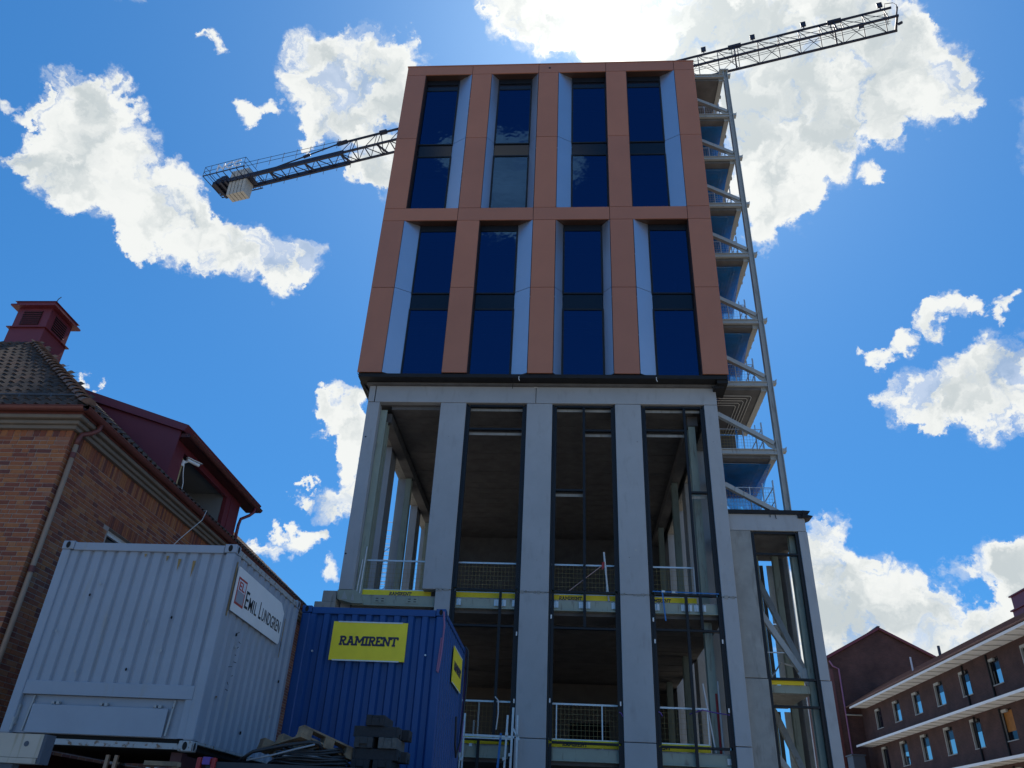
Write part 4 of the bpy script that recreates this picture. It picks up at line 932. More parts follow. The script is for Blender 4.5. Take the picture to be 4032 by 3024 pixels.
tag(obj('lifting_sling', MB().tube([(5.66, BY0-.02, 4.93), (5.69, BY0-.03, 4.7), (5.68, BY0-.03, 4.3), (5.66, BY0-.03, 4.05), (5.645, BY0-.03, 3.95), (5.63, BY0-.035, 3.97), (5.645, BY0-.035, 4.2), (5.66, BY0-.02, 4.5)], .014, 6), M['pink'], origin=(5.66, BY0, 4.5)), 'faded pink lifting sling hanging from the blue container corner', 'sling', 'slings hanging on the blue container')
tag(obj('lifting_sling', MB().tube([(5.74, -7.75, 4.93), (5.76, -7.8, 4.6), (5.75, -7.9, 4.0), (5.74, -7.95, 3.3), (5.74, -7.9, 3.05), (5.75, -7.8, 3.6)], .02, 6), M['purple'], origin=(5.7, -7.8, 4)), 'purple lifting sling hanging behind the right yellow sign', 'sling', 'slings hanging on the blue container')
tag(obj('black_cable', MB().tube([(5.70, -7.85, 4.98), (5.76, -7.85, 4.9), (5.78, -7.9, 4.3), (5.77, -8.2, 3.2), (5.76, -8.6, 2.9), (5.75, -8.75, 3.1), (5.74, -8.8, 3.55)], .018, 6), M['cable'], origin=(5.7, -8, 4)), 'black cable looping down the right side of blue container', 'cable')

# ================================================================== FOREGROUND DECK, BLOCKS, PALLET, CABLE
D = thing('steel_deck', 'dark steel deck in front of the blue container carrying blocks', 'platform', (5.1, -12.6, 0))
obj('deck_plate', MB().box(3.42, 7.0, -13.78, -11.3, 2.2, 2.30), M['deck'], D, bevel=.01)
obj('deck_rail', MB().box(3.42, 7.0, -13.83, -13.785, 2.12, 2.3), M['deck'], D)
for x in (3.5, 6.8):
    for y in (-13.7, -11.4): obj('leg', MB().box(x, x+.12, y, y+.12, 0, 2.198), M['deck'], D)
obj('red_bracket', MB().box(3.3, 3.36, -13.86, -13.8, 1.95, 2.34).box(3.361, 3.48, -13.86, -13.8, 2.27, 2.335).box(3.481, 3.54, -13.86, -13.8, 1.95, 2.34), M['redpaint'], D, bevel=.015)
obj('purple_webbing', MB().box(3.38, 3.47, -13.87, -13.79, 2.262, 2.345), M['purple'], D)
bl = []
BLH = .131
def block(cx, cy, z, along_x, mi, lab, ln=.58, wd=.235, notch=0):
    o = thing('fence_block', lab, 'block', (cx, cy, z), 'dark fence foot blocks stacked on the steel deck')
    a, b = (ln, wd) if along_x else (wd, ln)
    m_ = MB()
    # slots cut into the ends: body built as a cross of prisms
    if along_x:
        m_.box(cx-a/2+.03, cx+a/2-.03, cy-b/2, cy+b/2, z, z+BLH-.003)
        for sx in (-1, 1):
            x0 = cx+sx*(a/2-.03); x1 = cx+sx*a/2; lo, hi = min(x0, x1), max(x0, x1)
            m_.box(lo, hi, cy-b/2, cy-.045, z, z+BLH-.003).box(lo, hi, cy+.045, cy+b/2, z, z+BLH-.003).box(lo, hi, cy-.044, cy+.044, z+.05, z+BLH-.003)
    else:
        m_.box(cx-a/2, cx+a/2, cy-b/2+.03, cy+b/2-.03, z, z+BLH-.003)
        for sy in (-1, 1):
            y0 = cy+sy*(b/2-.03); y1 = cy+sy*b/2; lo, hi = min(y0, y1), max(y0, y1)
            if notch:
                m_.box(cx-a/2, cx-.05, lo, hi, z, z+BLH-.003).box(cx+.055, cx+a/2, lo, hi, z, z+BLH-.003).box(cx-.049, cx+.054, lo, hi, z, z+BLH-.045)
            else:
                m_.box(cx-a/2, cx-.05, lo, hi, z, z+BLH-.003).box(cx+.05, cx+a/2, lo, hi, z, z+BLH-.003).box(cx-.049, cx+.049, lo, hi, z+.045, z+BLH-.003)
    obj('body', m_, BLK[mi], o, bevel=.006)
    return o
bx, by, bz = 5.31, -13.02, 2.305
block(bx-.15, by, bz, False, 0, 'black fence block, left one in the bottom row of the stack')
block(bx+.13, by, bz, False, 0, 'black fence block, right one in the bottom row of the stack')
block(bx+.02, by-.13, bz+BLH, True, 0, 'long black fence block in second row, front one')
block(bx+.09, by+.14, bz+BLH, True, 2, 'charcoal fence block in second row, rear one')
block(bx-.14, by, bz+2*BLH, False, 2, 'charcoal fence block in the middle row beside the pale one')
block(bx+.17, by, bz+2*BLH, False, 1, 'palest grey fence block in the middle row of the stack', notch=1)
block(bx+.0, by-.13, bz+3*BLH, True, 0, 'long black fence block directly below the single top block, front')
block(bx+.09, by+.14, bz+3*BLH, True, 0, 'black fence block in fourth row, set back behind the front one')
block(bx-.02, by, bz+4*BLH, False, 0, 'single fence block on very top of the stack', notch=1)
# tilted pallet, deck boards down
p0 = Vector((4.49, -13.75, 2.62)); ea = (Vector((3.66, -12.9, 2.52))-p0).normalized(); eb = (Vector((5.06, -13.23, 2.418))-p0)
eb = (eb-ea*eb.dot(ea)).normalized(); en = ea.cross(eb)
if en.z < 0: en = -en
def pl(a, b, c): return p0+ea*a+eb*b+en*c
def pbox(a0, a1, b0, b1, c0, c1): return MB().hexa([pl(a0, b0, c0), pl(a1, b0, c0), pl(a1, b1, c0), pl(a0, b1, c0)], [pl(a0, b0, c1), pl(a1, b0, c1), pl(a1, b1, c1), pl(a0, b1, c1)])
PT = thing('wooden_pallet', 'weathered wooden pallet lying tilted and upside down on the cable coil', 'pallet', p0)
for k, (b0, w_) in enumerate(((0, .145), (.195, .1), (.33, .145), (.51, .1), (.655, .145))): obj('deck_board', pbox(0, 1.2, b0, b0+w_, 0, .022), M['wood'], PT)
for a0 in (0, .53, 1.06): obj('stringer_board', pbox(a0, a0+.145, 0, .8, .0225, .044), M['wood'], PT)
for a0 in (.0, .53, 1.06):
    for b0 in (0, .33, .655): obj('spacer_block', pbox(a0+.002, a0+.14, b0+.002, b0+.143, .0445, .122), M['wood'], PT, bevel=.004)
for b0 in (.001,): obj('bottom_board', pbox(.0, .145, 0, .8, .1225, .144), M['wood'], PT)
obj('bottom_board', pbox(1.06, 1.2, .0, .8, .1225, .144), M['wood'], PT)
# cable coil
CB = thing('cable_coil', 'coil of thick black cable heaped on the steel deck', 'cable', (4.45, -13.2, 2.3))
rr = random.Random(4)
for k in range(18):
    pts = []; n_ = 26; ph = rr.uniform(0, 6); hx = .52-.012*k+rr.uniform(-.06, .05); hy = .30+rr.uniform(-.08, .05)
    for q in range(n_+1):
        t_ = 2*math.pi*q/n_
        pts.append((4.52+hx*math.cos(t_)+rr.uniform(-.008, .008), -13.33+hy*math.sin(t_), 2.325+.0125*k*(.75+.3*math.sin(t_+ph))+.016*math.sin(3*t_+ph)))
    obj('cable_loop', MB().tube(pts, .0145, 7), M['cable'] if k != 9 else M['tape'], CB, smooth=True)
obj('cable_loop', MB().tube([(3.72, -13.6, 2.33), (3.9, -13.66, 2.44), (4.3, -13.7, 2.52), (4.6, -13.72, 2.565), (4.72, -13.7, 2.56), (4.75, -13.66, 2.5)], .022, 8), M['cable'], CB, smooth=True)
obj('cable_loop', MB().tube([(3.85, -13.68, 2.34), (4.15, -13.72, 2.40), (4.45, -13.74, 2.48), (4.68, -13.74, 2.54)], .011, 8), M['tape'], CB, smooth=True)
# cream beam end at lower left
CBm = thing('cream_beam', 'cream painted steel beam with blue grey end in front of grey container', 'beam', (3.2, -17.7, 0))
obj('beam_body', MB().box(2.3, 3.74, -17.70, -17.60, 2.005, 2.17).box(2.3, 3.735, -17.705, -17.60, 1.965, 2.002), M['cream'], CBm)
obj('end_plate', MB().box(3.741, 3.765, -17.70, -17.58, 1.965, 2.17), M['greyend'], CBm)
obj('oval_slot', MB().tube([(3.62, -17.703, 2.10), (3.62, -17.70, 2.10)], .02, 10), M['greyend'], CBm)
obj('support_post', MB().box(3.35, 3.55, -17.68, -17.6, 0, 1.962).box(2.4, 2.55, -17.68, -17.6, 0, 1.962), M['greyend'], CBm)

# access frame right of the blue container
AF = thing('access_frame', 'white aluminium access frame in front of the second bay', 'scaffold', (5.0, .1, 0))
fy = .2
def fr(p, q, w=.045): return MB().beam(at('Y', fy, *p), at('Y', fy, *q), w, .04, (0, 1, 0))
d7 = lambda a, b: (1750+a*.316, 2500+b*.316)
for a, b, w in (((270, 580), (180, 1659), .04), ((205, 790), (150, 1659), .035), ((258, 975), (215, 1659), .05), ((790, 1000), (745, 1659), .055), ((860, 905), (820, 1659), .06), ((912, 1000), (895, 1659), .05)):
    obj('post', fr(d7(*a), d7(*b), w), M['galv'], AF)
for a, b, w in (((170, 1240), (870, 1275), .06), ((200, 1275), (830, 1300), .03)): obj('rail', fr(d7(*a), d7(*b), w), M['galv'], AF)
obj('blue_post', fr(d7(705, 1225), d7(660, 1659), .06), M['strapblue'], AF)
obj('diagonal', fr(d7(850, 1160), d7(935, 1310), .05), M['galv'], AF)
for a in ((775, 1235), (230, 1245), (740, 1545), (815, 1495), (210, 1545), (325, 1370)):
    q = at('Y', fy-.04, *d7(*a)); obj('coupler', MB().box(q.x-.04, q.x+.04, fy-.07, fy-.02, q.z-.04, q.z+.04), M['galv'], AF)

# ================================================================== BRICK HOUSE (left)
H = thing('brick_house', 'old red brick house with hipped tile roof and maroon dormer', 'house', (-4, -8, 0))
WX, WY, ZT = -.87, -12.35, 7.47
obj('wall', MB().box(-12, WX-.3, WY+.004, 4, 0, ZT-.02).box(WX-.3, WX-.004, WY+.004, -10.44, 0, ZT-.02).box(WX-.3, WX-.004, -9.21, 4, 0, ZT-.02).box(WX-.3, WX-.004, -10.44, -9.21, 0, 4.6).box(WX-.3, WX-.004, -10.44, -9.21, 6.40, ZT-.02), M['brick_joint'], H)
bxm = MB().box(-12, WX-.002, WY-.002, WY+.003, 0, 2.9).box(-12, -3.43, WY-.002, WY+.003, 2.9, ZT-.02); obj('plain_brickwork', bxm, M['housebrick_x'], H)
bym = MB().box(WX-.003, WX+.002, WY, 4, 0, 2.9).box(WX-.003, WX+.002, -3.6, 4, 2.9, ZT-.02); obj('plain_brickwork', bym, M['housebrick_y'], H)
bricks = []     # (face, u0, u1, z0, z1)
rb = random.Random(11); ch = .079; j = .0145
WINY = (-10.45, -9.2, 4.6, 6.40)      # window in the long wall
z = ZT-.125; row = 0
while z > 2.9:
    z0, z1 = z-ch+j, z
    # end face, along -X from the corner
    u = 0; k = row % 3
    u = [0, -.13, -.065][row % 3]
    pat = [.25, .25, .12] if row % 2 == 0 else [.12, .12, .25, .12]
    q = rb.randrange(3)
    while u < 2.55:
        L = pat[q % len(pat)]; q += 1
        a, b = max(u, 0), min(u+L, 2.55)
        if b-a > .04: bricks.append(('x', WX-b, WX-a, z0, z1))
        u += L+j
    u = [0.12+j, .06, 0][row % 3]*0; q = rb.randrange(3)
    while u < 8.7:
        L = pat[q % len(pat)]; q += 1
        a, b = u, u+L; y0, y1 = WY+a, WY+b
        if not (y1 > WINY[0] and y0 < WINY[1] and z1 > WINY[2] and z0 < WINY[3]): bricks.append(('y', y0, y1, z0, z1))
        u += L+j
    z -= ch; row += 1
# standing course under the eave, and the flat arch over the window
u = 0
while u < 2.5: bricks.append(('x', WX-u-.108, WX-u, ZT-.118, ZT)); u += .119
u = 0
while u < 8.7: bricks.append(('y', WY+u, WY+u+.06, ZT-.268, ZT)); u += .071
bricks = [b for b in bricks if not (b[0] == 'y' and b[4]-b[3] < .2 and b[4] > ZT-.245)]
arch = []
u = WINY[0]-.1
while u < WINY[1]+.1: arch.append(('y', u, u+.056, 6.408, 6.634)); u += .069
nb_ = []
for b in bricks:
    if b[0] == 'y' and b[2] > WINY[0]-.1 and b[1] < WINY[1]+.1 and 6.40 < b[3] and b[4] < 6.64:
        for a0, a1 in ((b[1], min(b[2], WINY[0]-.11)), (max(b[1], WINY[1]+.11), b[2])):
            if a1-a0 > .04: nb_.append(('y', a0, a1, b[3], b[4]))
    else: nb_.append(b)
bricks = nb_+arch
def brick_box(mb, b, d, mi):
    f, a0, a1, z0, z1 = b
    if f == 'x': mb.box(a0, a1, WY-d, WY+.0195, z0, z1, mi)
    else: mb.box(WX-.0195, WX+d, a0, a1, z0, z1, mi)
def seen(b):
    f, a0, a1, z0, z1 = b
    c = (a0+a1)/2; zc = (z0+z1)/2
    p_ = pix((c, WY, zc) if f == 'x' else (WX, c, zc))
    if not p_ or not (-20 < p_[0] < 4050 and 0 < p_[1] < 3040): return 0
    if p_[0] > 250 and p_[1] > 2130: return 0
    if p_[1] > 2130+ (250-p_[0])*2.6: return 0
    A_ = [pix((a0, WY, z0) if f == 'x' else (WX, a0, z0)), pix((a1, WY, z0) if f == 'x' else (WX, a1, z0)), pix((a1, WY, z1) if f == 'x' else (WX, a1, z1))]
    return abs((A_[1][0]-A_[0][0])*(A_[2][1]-A_[0][1])-(A_[2][0]-A_[0][0])*(A_[1][1]-A_[0][1]))
sb = sorted(bricks, key=seen, reverse=True)
cache = {}; org = wloc(H)
tones = [0, 0, 1, 1, 1, 2, 2, 2, 3, 3, 4, 5, 6]
for b in sb[:300]:
    f, a0, a1, z0, z1 = b; mi = rb.choice(tones); key = (f, round(a1-a0, 2), round(z1-z0, 2), mi)
    c = Vector(((a0+a1)/2, WY, (z0+z1)/2)) if f == 'x' else Vector((WX, (a0+a1)/2, (z0+z1)/2))
    if key not in cache:
        mb = MB(); brick_box(mb, b, .004, 0); cache[key] = mb.mesh('brick', BR[mi], c)
    o = bpy.data.objects.new('brick', cache[key]); COL.objects.link(o); o.parent = H
    off = rb.uniform(-.003, .003); o.location = c-org+(Vector((0, off, 0)) if f == 'x' else Vector((off, 0, 0)))
mb = MB()
for b in sb[300:]: brick_box(mb, b, rb.uniform(.001, .007), rb.choice(tones))
obj('brickwork', mb, BR, H, kind='stuff')
# window in the long wall (just its top shows over the container)
wn = obj('window', MB().box(WX-.2, WX-.1, WINY[0]+.02, WINY[1]-.02, WINY[2], WINY[2]+.06).box(WX-.2, WX-.1, WINY[0]+.02, WINY[1]-.02, WINY[3]-.09, WINY[3]-.004).box(WX-.2, WX-.1, WINY[0]+.02, WINY[0]+.09, WINY[2]+.061, WINY[3]-.091).box(WX-.2, WX-.1, WINY[1]-.09, WINY[1]-.02, WINY[2]+.061, WINY[3]-.091), M['white'], H)
obj('pane', MB().box(WX-.17, WX-.16, WINY[0]+.09, WINY[1]-.09, WINY[2]+.06, WINY[3]-.09), M['spandrel'], wn)
# eave mouldings (swept along both faces)
def eave(d0, d1, z0, z1, name, m_, bev=0):
    mb = MB().box(-12, WX+d1, WY-d1, WY-d0, z0, z1).box(WX+d0, WX+d1, WY-d0, 4, z0, z1); return obj(name, mb, m_, H, bevel=bev)
eave(-.03, .075, 7.475, 7.54, 'eave_moulding', M['eave']); eave(-.03, .13, 7.545, 7.62, 'eave_moulding', M['eave'], .02); eave(-.03, .2, 7.625, 7.70, 'eave_moulding', M['eave'], .02)
obj('attic_floor', MB().box(-12, WX, WY, 4, 7.48, 7.7), M['eave'], H)
# half round gutters
def gutter(p, q, r, inward, name='gutter', parent=H):
    p, q, n_ = Vector(p), Vector(q), Vector(inward)
    g0, g1 = [], []
    for k in range(9):
        t_ = math.pi*k/8; o_ = n_*(math.cos(t_)*r)+Vector((0, 0, -math.sin(t_)*r)); g0.append(p+o_); g1.append(q+o_)
    mb = MB().sheet([g0, g1]); mb.tube([p-n_*r, q-n_*r], .012, 6); o = obj(name, mb, M['copperpipe'], parent, smooth=True); return o
gutter((-12, -12.61, 7.80), (-.61, -12.61, 7.80), .075, (0, 1, 0)); gutter((-.61, -12.61, 7.80), (-.61, 3.9, 7.80), .075, (-1, 0, 0))
obj('fascia_board', MB().box(-12, -.69, -12.535, -12.51, 7.70, 7.83).box(-.69, -.665, -12.535, 4, 7.70, 7.83), M['copperpipe'], H)
dp = [at('X', -.62, 0+700*.6028, 1100+985*.6028)]
obj('downpipe', MB().tube([(-.61, -12.05, 7.74), (-.62, -12.06, 7.62), (-.70, -12.12, 7.53), (-.79, -12.22, 7.46), (-.80, -12.24, 7.34), (-.80, -12.24, 7.25)], .045, 10), M['copperpipe'], H, smooth=True)
obj('downpipe', MB().tube([(-.80, -12.24, 7.25), (-.80, -12.24, 0)], .042, 10), M['pipebeige'], H, smooth=True)
for z in (7.0, 5.0, 3.0): obj('pipe_clamp', MB().tube([(-.80, -12.24, z), (-.80, -12.24, z+.1)], .05, 10).box(-.86, -.80, -12.25, -12.23, z+.02, z+.06), M['copperpipe'], H)
# roof planes
EX, EY, EZ = -.62, -12.55, 7.83
HT = Vector((-5.45, -8.6, 11.72))           # where the hip meets the lantern base
pe = math.atan2(HT.z-EZ, HT.y-EY); pr = math.atan2(HT.z-EZ, EX-HT.x)
rx0 = MB().add([(-12, EY+.03, EZ-.05), (EX-.02, EY+.03, EZ-.05), (HT.x, HT.y, HT.z-.06), (-12, HT.y, HT.z-.06)], [(0, 1, 2, 3)])
rx0.add([(EX-.02, EY+.03, EZ-.05), (EX-.02, 4, EZ-.05), (HT.x, 4, HT.z-.06), (HT.x, HT.y, HT.z-.06)], [(0, 1, 2, 3)])
obj('roof_deck', rx0, M['near_black'], H)
def tile_mesh(mi, wd, ln):
    # S profile pantile in local (u, v, n)
    prof = [(0, .012), (.12, .034), (.25, .045), (.40, .036), (.52, .012), (.66, -.002), (.82, .002), (1.0, .016)]
    g0 = [Vector((u*wd*1.05, 0, h+.022)) for u, h in prof]; g1 = [Vector((u*wd*1.05, ln*1.12, h-.004)) for u, h in prof]
    gl_ = [Vector((u*wd*1.05, .004, h+.004)) for u, h in prof]
    mb = MB().sheet([g0, g1]); mb.sheet([gl_, g0]); return mb.mesh('roof_tile', TILE[mi], smooth=True)
TW, TLn = .20, .315
tms = [tile_mesh(i, TW, TLn) for i in range(4)]
rtg = random.Random(5); tl = []
sl_e = math.hypot(HT.y-EY, HT.z-EZ)
r_ = 0
while r_*TLn < sl_e-.1:
    v = r_*TLn; y = EY-.03+v*math.cos(pe); zz = EZ+v*math.sin(pe)
    fr_ = v/sl_e; xe = EX+(HT.x-EX)*fr_
    x = -9.0
    while x < xe-.05: tl.append(('e', x, y, zz)); x += TW
    r_ += 1
sl_r = math.hypot(EX-HT.x, HT.z-EZ); r_ = 0
while r_*TLn < sl_r-.1:
    v = r_*TLn; x = EX+.03-v*math.cos(pr); zz = EZ+v*math.sin(pr); fr_ = v/sl_r; ys = EY+(HT.y-EY)*fr_
    y = ys+.03
    while y < 2.0:
        inside = (-9.15 < y < -4.5) and v < 2.9
        if (not inside) or v < .3: tl.append(('r', x, y, zz))
        y += TW
    r_ += 1
def tarea(t_):
    p_ = pix((t_[1], t_[2], t_[3]))
    if not p_ or not (-60 < p_[0] < 1100 and 1300 < p_[1] < 2150): return 0
    if t_[0] == 'r' and t_[3] > 8.2: return .001
    return 1000/(Vector(t_[1:])-CAM).length
tl.sort(key=tarea, reverse=True)
rot_e = Matrix(((1, 0, 0), (0, math.cos(pe), -math.sin(pe)), (0, math.sin(pe), math.cos(pe))))
rot_r = Matrix(((0, -math.cos(pr), math.sin(pr)), (1, 0, 0), (0, math.sin(pr), math.cos(pr))))
rest = MB()
for i_, (f, x, y, zz) in enumerate(tl):
    mi = rtg.choice((0, 0, 1, 1, 2, 3)); Rm_ = rot_e if f == 'e' else rot_r
    Rm_ = Rm_ @ Matrix.Rotation(rtg.uniform(-.012, .012), 3, 'Z') @ Matrix.Rotation(rtg.uniform(-.012, .02), 3, 'X')
    if i_ < 300:
        o = bpy.data.objects.new('roof_tile', tms[mi]); COL.objects.link(o); o.parent = H
        o.matrix_basis = Matrix.Translation(Vector((x, y, zz))-org) @ Rm_.to_4x4()
    else:
        me = tms[mi]; bse = len(rest.v)
        rest.v += [Vector((x, y, zz))+Rm_ @ v_.co for v_ in me.vertices]
        for p_ in me.polygons: rest.f.append([bse+k for k in p_.vertices]); rest.m.append(mi)
obj('roof_tiles', rest, TILE, H, smooth=True, kind='stuff')
# hip tiles
hp0 = Vector((EX-.02, EY+.0, EZ+.03)); hd_ = (HT-hp0); nh = 21
hx = Vector((hd_.y, -hd_.x, 0)).normalized(); hn = hx.cross(hd_.normalized())
if hn.z < 0: hn = -hn
for k in range(nh):
    a = hp0+hd_*(k/nh); b = hp0+hd_*((k+1.12)/nh); g0, g1 = [], []
    for q in range(7):
        t_ = math.pi*q/6; g0.append(a+hx*(math.cos(t_)*.13)+hn*(math.sin(t_)*.10+.045)); g1.append(b+hx*(math.cos(t_)*.105)+hn*(math.sin(t_)*.08+.005))
    mb = MB().sheet([g0, g1]); mb.add(g0+[a+hn*.02], [tuple(range(8))]) if k == 0 else mb.sheet([g0, [p_-hn*.03 for p_ in g0]])
    obj('hip_tile', mb, [M['ridge']] if k < 8 or k % 3 == 0 else [TILE[2]], H)
obj('snow_rail', MB().tube([(-9, EY+.30, EZ+.42), (-1.1, EY+.30, EZ+.42)], .018, 6).tube([(-2.2, EY+.28, EZ+.22), (-2.2, EY+.30, EZ+.44)], .015, 5).tube([(-3.3, EY+.28, EZ+.22), (-3.3, EY+.30, EZ+.44)], .015, 5).tube([(-1.6, EY+.28, EZ+.22), (-1.6, EY+.30, EZ+.44)], .015, 5), M['greyend'], H)
# roof lantern
lx1, ly0 = -5.62, -8.3; lw = .95; lx0, ly1 = lx1-lw, ly0+lw
ln = obj('roof_lantern', MB().box(lx0, lx1, ly0, ly1, 11.0, 12.43), M['maroon'], H)
obj('lantern_flare', MB().hexa([(lx0-.35, ly0-.3, 11.3), (lx0-.001, ly0-.3, 11.3), (lx0-.001, ly1, 11.3), (lx0-.35, ly1, 11.3)], [(lx0-.03, ly0, 11.75), (lx0-.002, ly0, 11.75), (lx0-.002, ly1, 11.75), (lx0-.03, ly1, 11.75)]), M['maroon'], ln)
obj('ledge', MB().box(lx0-.06, lx1+.06, ly0-.06, ly1+.06, 12.435, 12.46), M['maroon'], ln)
obj('vent_box', MB().box(lx0+.02, lx1-.02, ly0+.02, ly1-.02, 12.462, 13.06), M['maroon'], ln)
obj('louvre_shade_sheet', MB().box(lx0+.2, lx1-.24, ly0+.012, ly0+.019, 12.55, 12.98), M['near_black'], ln)  # black sheets behind the slats, louvre shade painted as colour
obj('louvre_shade_sheet', MB().box(lx1-.019, lx1-.012, ly0+.24, ly1-.2, 12.55, 12.98), M['near_black'], ln)
for k in range(7):
    z = 12.56+k*.061
    obj('louvre_slat', MB().prism([(lx0+.2, ly0-.02, z), (lx0+.2, ly0+.011, z+.035), (lx0+.2, ly0+.011, z+.047), (lx0+.2, ly0-.02, z+.012)], (lw-.44, 0, 0)), M['maroon'], ln)
    obj('louvre_slat', MB().prism([(lx1+.02, ly0+.24, z), (lx1-.011, ly0+.24, z+.035), (lx1-.011, ly0+.24, z+.047), (lx1+.02, ly0+.24, z+.012)], (0, lw-.44, 0)), M['maroon'], ln)
obj('cap', MB().box(lx0-.13, lx1+.13, ly0-.13, ly1+.13, 13.065, 13.11).box(lx0-.05, lx1+.05, ly0-.05, ly1+.05, 13.112, 13.22).hexa([(lx0-.09, ly0-.09, 13.222), (lx1+.09, ly0-.09, 13.222), (lx1+.09, ly1+.09, 13.222), (lx0-.09, ly1+.09, 13.222)], [(lx0+.25, ly0+.25, 13.42), (lx1-.25, ly0+.25, 13.42), (lx1-.25, ly1-.25, 13.42), (lx0+.25, ly1-.25, 13.42)]), M['maroon'], ln)
obj('lightning_rod', MB().tube([(lx1-.02, ly0+.05, 13.2), (lx1, ly0+.05, 13.38), (lx1+.06, ly0+.05, 13.45)], .012, 5), M['greyend'], ln)
# dormer on the long side
DY0, DY1 = -9.1, -4.7
dm = obj('dormer', MB().prism([(-.86, DY0, 7.9), (-3.4, DY0, 9.985), (-.78, DY0, 9.15)], (0, .03, 0)), M['maroon'], H)
obj('dormer_roof', MB().hexa([(-3.42, DY0-.09, 9.96), (-.68, DY0-.09, 9.10), (-.68, DY1+.3, 9.10), (-3.42, DY1+.3, 9.96)], [(-3.42, DY0-.09, 10.17), (-.60, DY0-.09, 9.24), (-.60, DY1+.3, 9.24), (-3.42, DY1+.3, 10.17)]), M['maroon'], dm)
obj('dormer_soffit', MB().box(-.95, -.6, DY0+.03, DY1+.2, 9.0, 9.09), M['darkred'], dm)
gutter((-.53, DY0-.05, 9.03), (-.53, DY1+.1, 9.03), .07, (-1, 0, 0), parent=dm)
obj('dormer_frame', MB().box(-.96, -.86, DY0+.031, -8.58, 7.95, 8.99).box(-.96, -.86, -6.0, -5.2, 7.95, 8.99).box(-.96, -.86, -8.58, -6.0, 8.84, 8.99).box(-.93, -.84, -5.75, -5.68, 7.95, 8.99), M['maroon'], dm)
obj('dormer_lining', MB().box(-2.3, -2.25, -8.6, -5.9, 7.9, 9.2).box(-2.25, -.97, -6.0, -5.95, 7.9, 9.1).box(-2.25, -.97, -8.6, -6.0, 8.93, 8.98), M['dormerin'], dm)
obj('dormer_end', MB().box(-3.2, -.86, -5.2, -5.15, 7.9, 9.05), M['maroon'], dm)
obj('timber_stud', MB().box(-.955, -.875, -8.575, -8.50, 7.95, 8.72), M['timber'], dm)
obj('downpipe', MB().tube([(-.53, -4.95, 8.98), (-.53, -4.95, 8.86), (-.62, -5.0, 8.74), (-.80, -5.06, 8.62), (-.82, -5.08, 8.45), (-.82, -5.08, 7.9)], .04, 8), M['maroon'], dm, smooth=True)
cmr = thing('security_camera', 'white bullet security camera fixed at the dormer opening', 'camera', (-.85, -8.55, 8.62))
obj('bracket', MB().tube([(-.86, -8.53, 8.62), (-.80, -8.5, 8.66), (-.78, -8.46, 8.69)], .022, 7).tube([(-.87, -8.53, 8.55), (-.85, -8.53, 8.68)], .04, 8), M['white'], cmr)
obj('body', MB().tube([(-.78, -8.52, 8.70), (-.62, -8.26, 8.685)], .036, 10), M['white'], cmr)
obj('hood', MB().beam((-.79, -8.54, 8.755), (-.59, -8.22, 8.735), .08, .01), M['white'], cmr)
obj('lens', MB().tube([(-.622, -8.262, 8.685), (-.612, -8.246, 8.684)], .033, 10), M['black'], cmr)
tag(obj('camera_cable', MB().tube([(-.84, -8.5, 8.6), (-.82, -8.48, 8.4), (-.80, -8.4, 8.2), (-.8, -8.38, 8.05), (-.75, -8.4, 7.97)], .01, 6), M['white'], origin=(-.84, -8.5, 8.4)), 'thin white cable dangling below the security camera', 'cable')
tag(obj('loose_cable', MB().tube([(-.7, -7.5, 7.9), (-.5, -7.6, 7.86), (-.5, -7.7, 7.6), (-.62, -8.2, 7.0), (-.75, -8.7, 6.3), (-.8, -8.9, 5.6)], .008, 6), M['pvc'], origin=(-.5, -7.6, 7.8)), 'pale loose cable hanging over gutter down the brick wall', 'cable')

# ================================================================== RIGHT-HAND BUILDINGS
Q = thing('brick_block', 'long dark brick block with white canopies above rows of windows', 'building', (38, 30, 0))
QX, QC = 34.5, 33.15
ys_ = [50.55-4.2*k for k in range(12)]      # far jamb of each window
ops = []
for row, (zs, zh) in enumerate(((11.45, 13.0), (8.25, 10.0), (5.05, 6.8), (1.5, 3.4))):
    for yf in ys_: ops.append((yf-1.4, yf, zs, zh))
wl = MB()
zb = [0, 1.5, 3.4, 5.05, 6.8, 8.25, 10.0, 11.45, 13.0, 13.6]
for i in range(len(zb)-1):
    z0, z1 = zb[i], zb[i+1]
    if i % 2 == 0: wl.box(QX, QX+.4, 0, 53.95, z0, z1)
    else:
        e = 53.95
        for yf in ys_:
            wl.box(QX, QX+.4, yf, e, z0, z1); e = yf-1.4
        wl.box(QX, QX+.4, 0, e, z0, z1)
obj('wall', wl, M['farbrick_y'], Q)
obj('interior', MB().box(QX+.8, QX+4, .5, 53.9, .1, 13.4), M['near_black'], Q)
rw = random.Random(3)
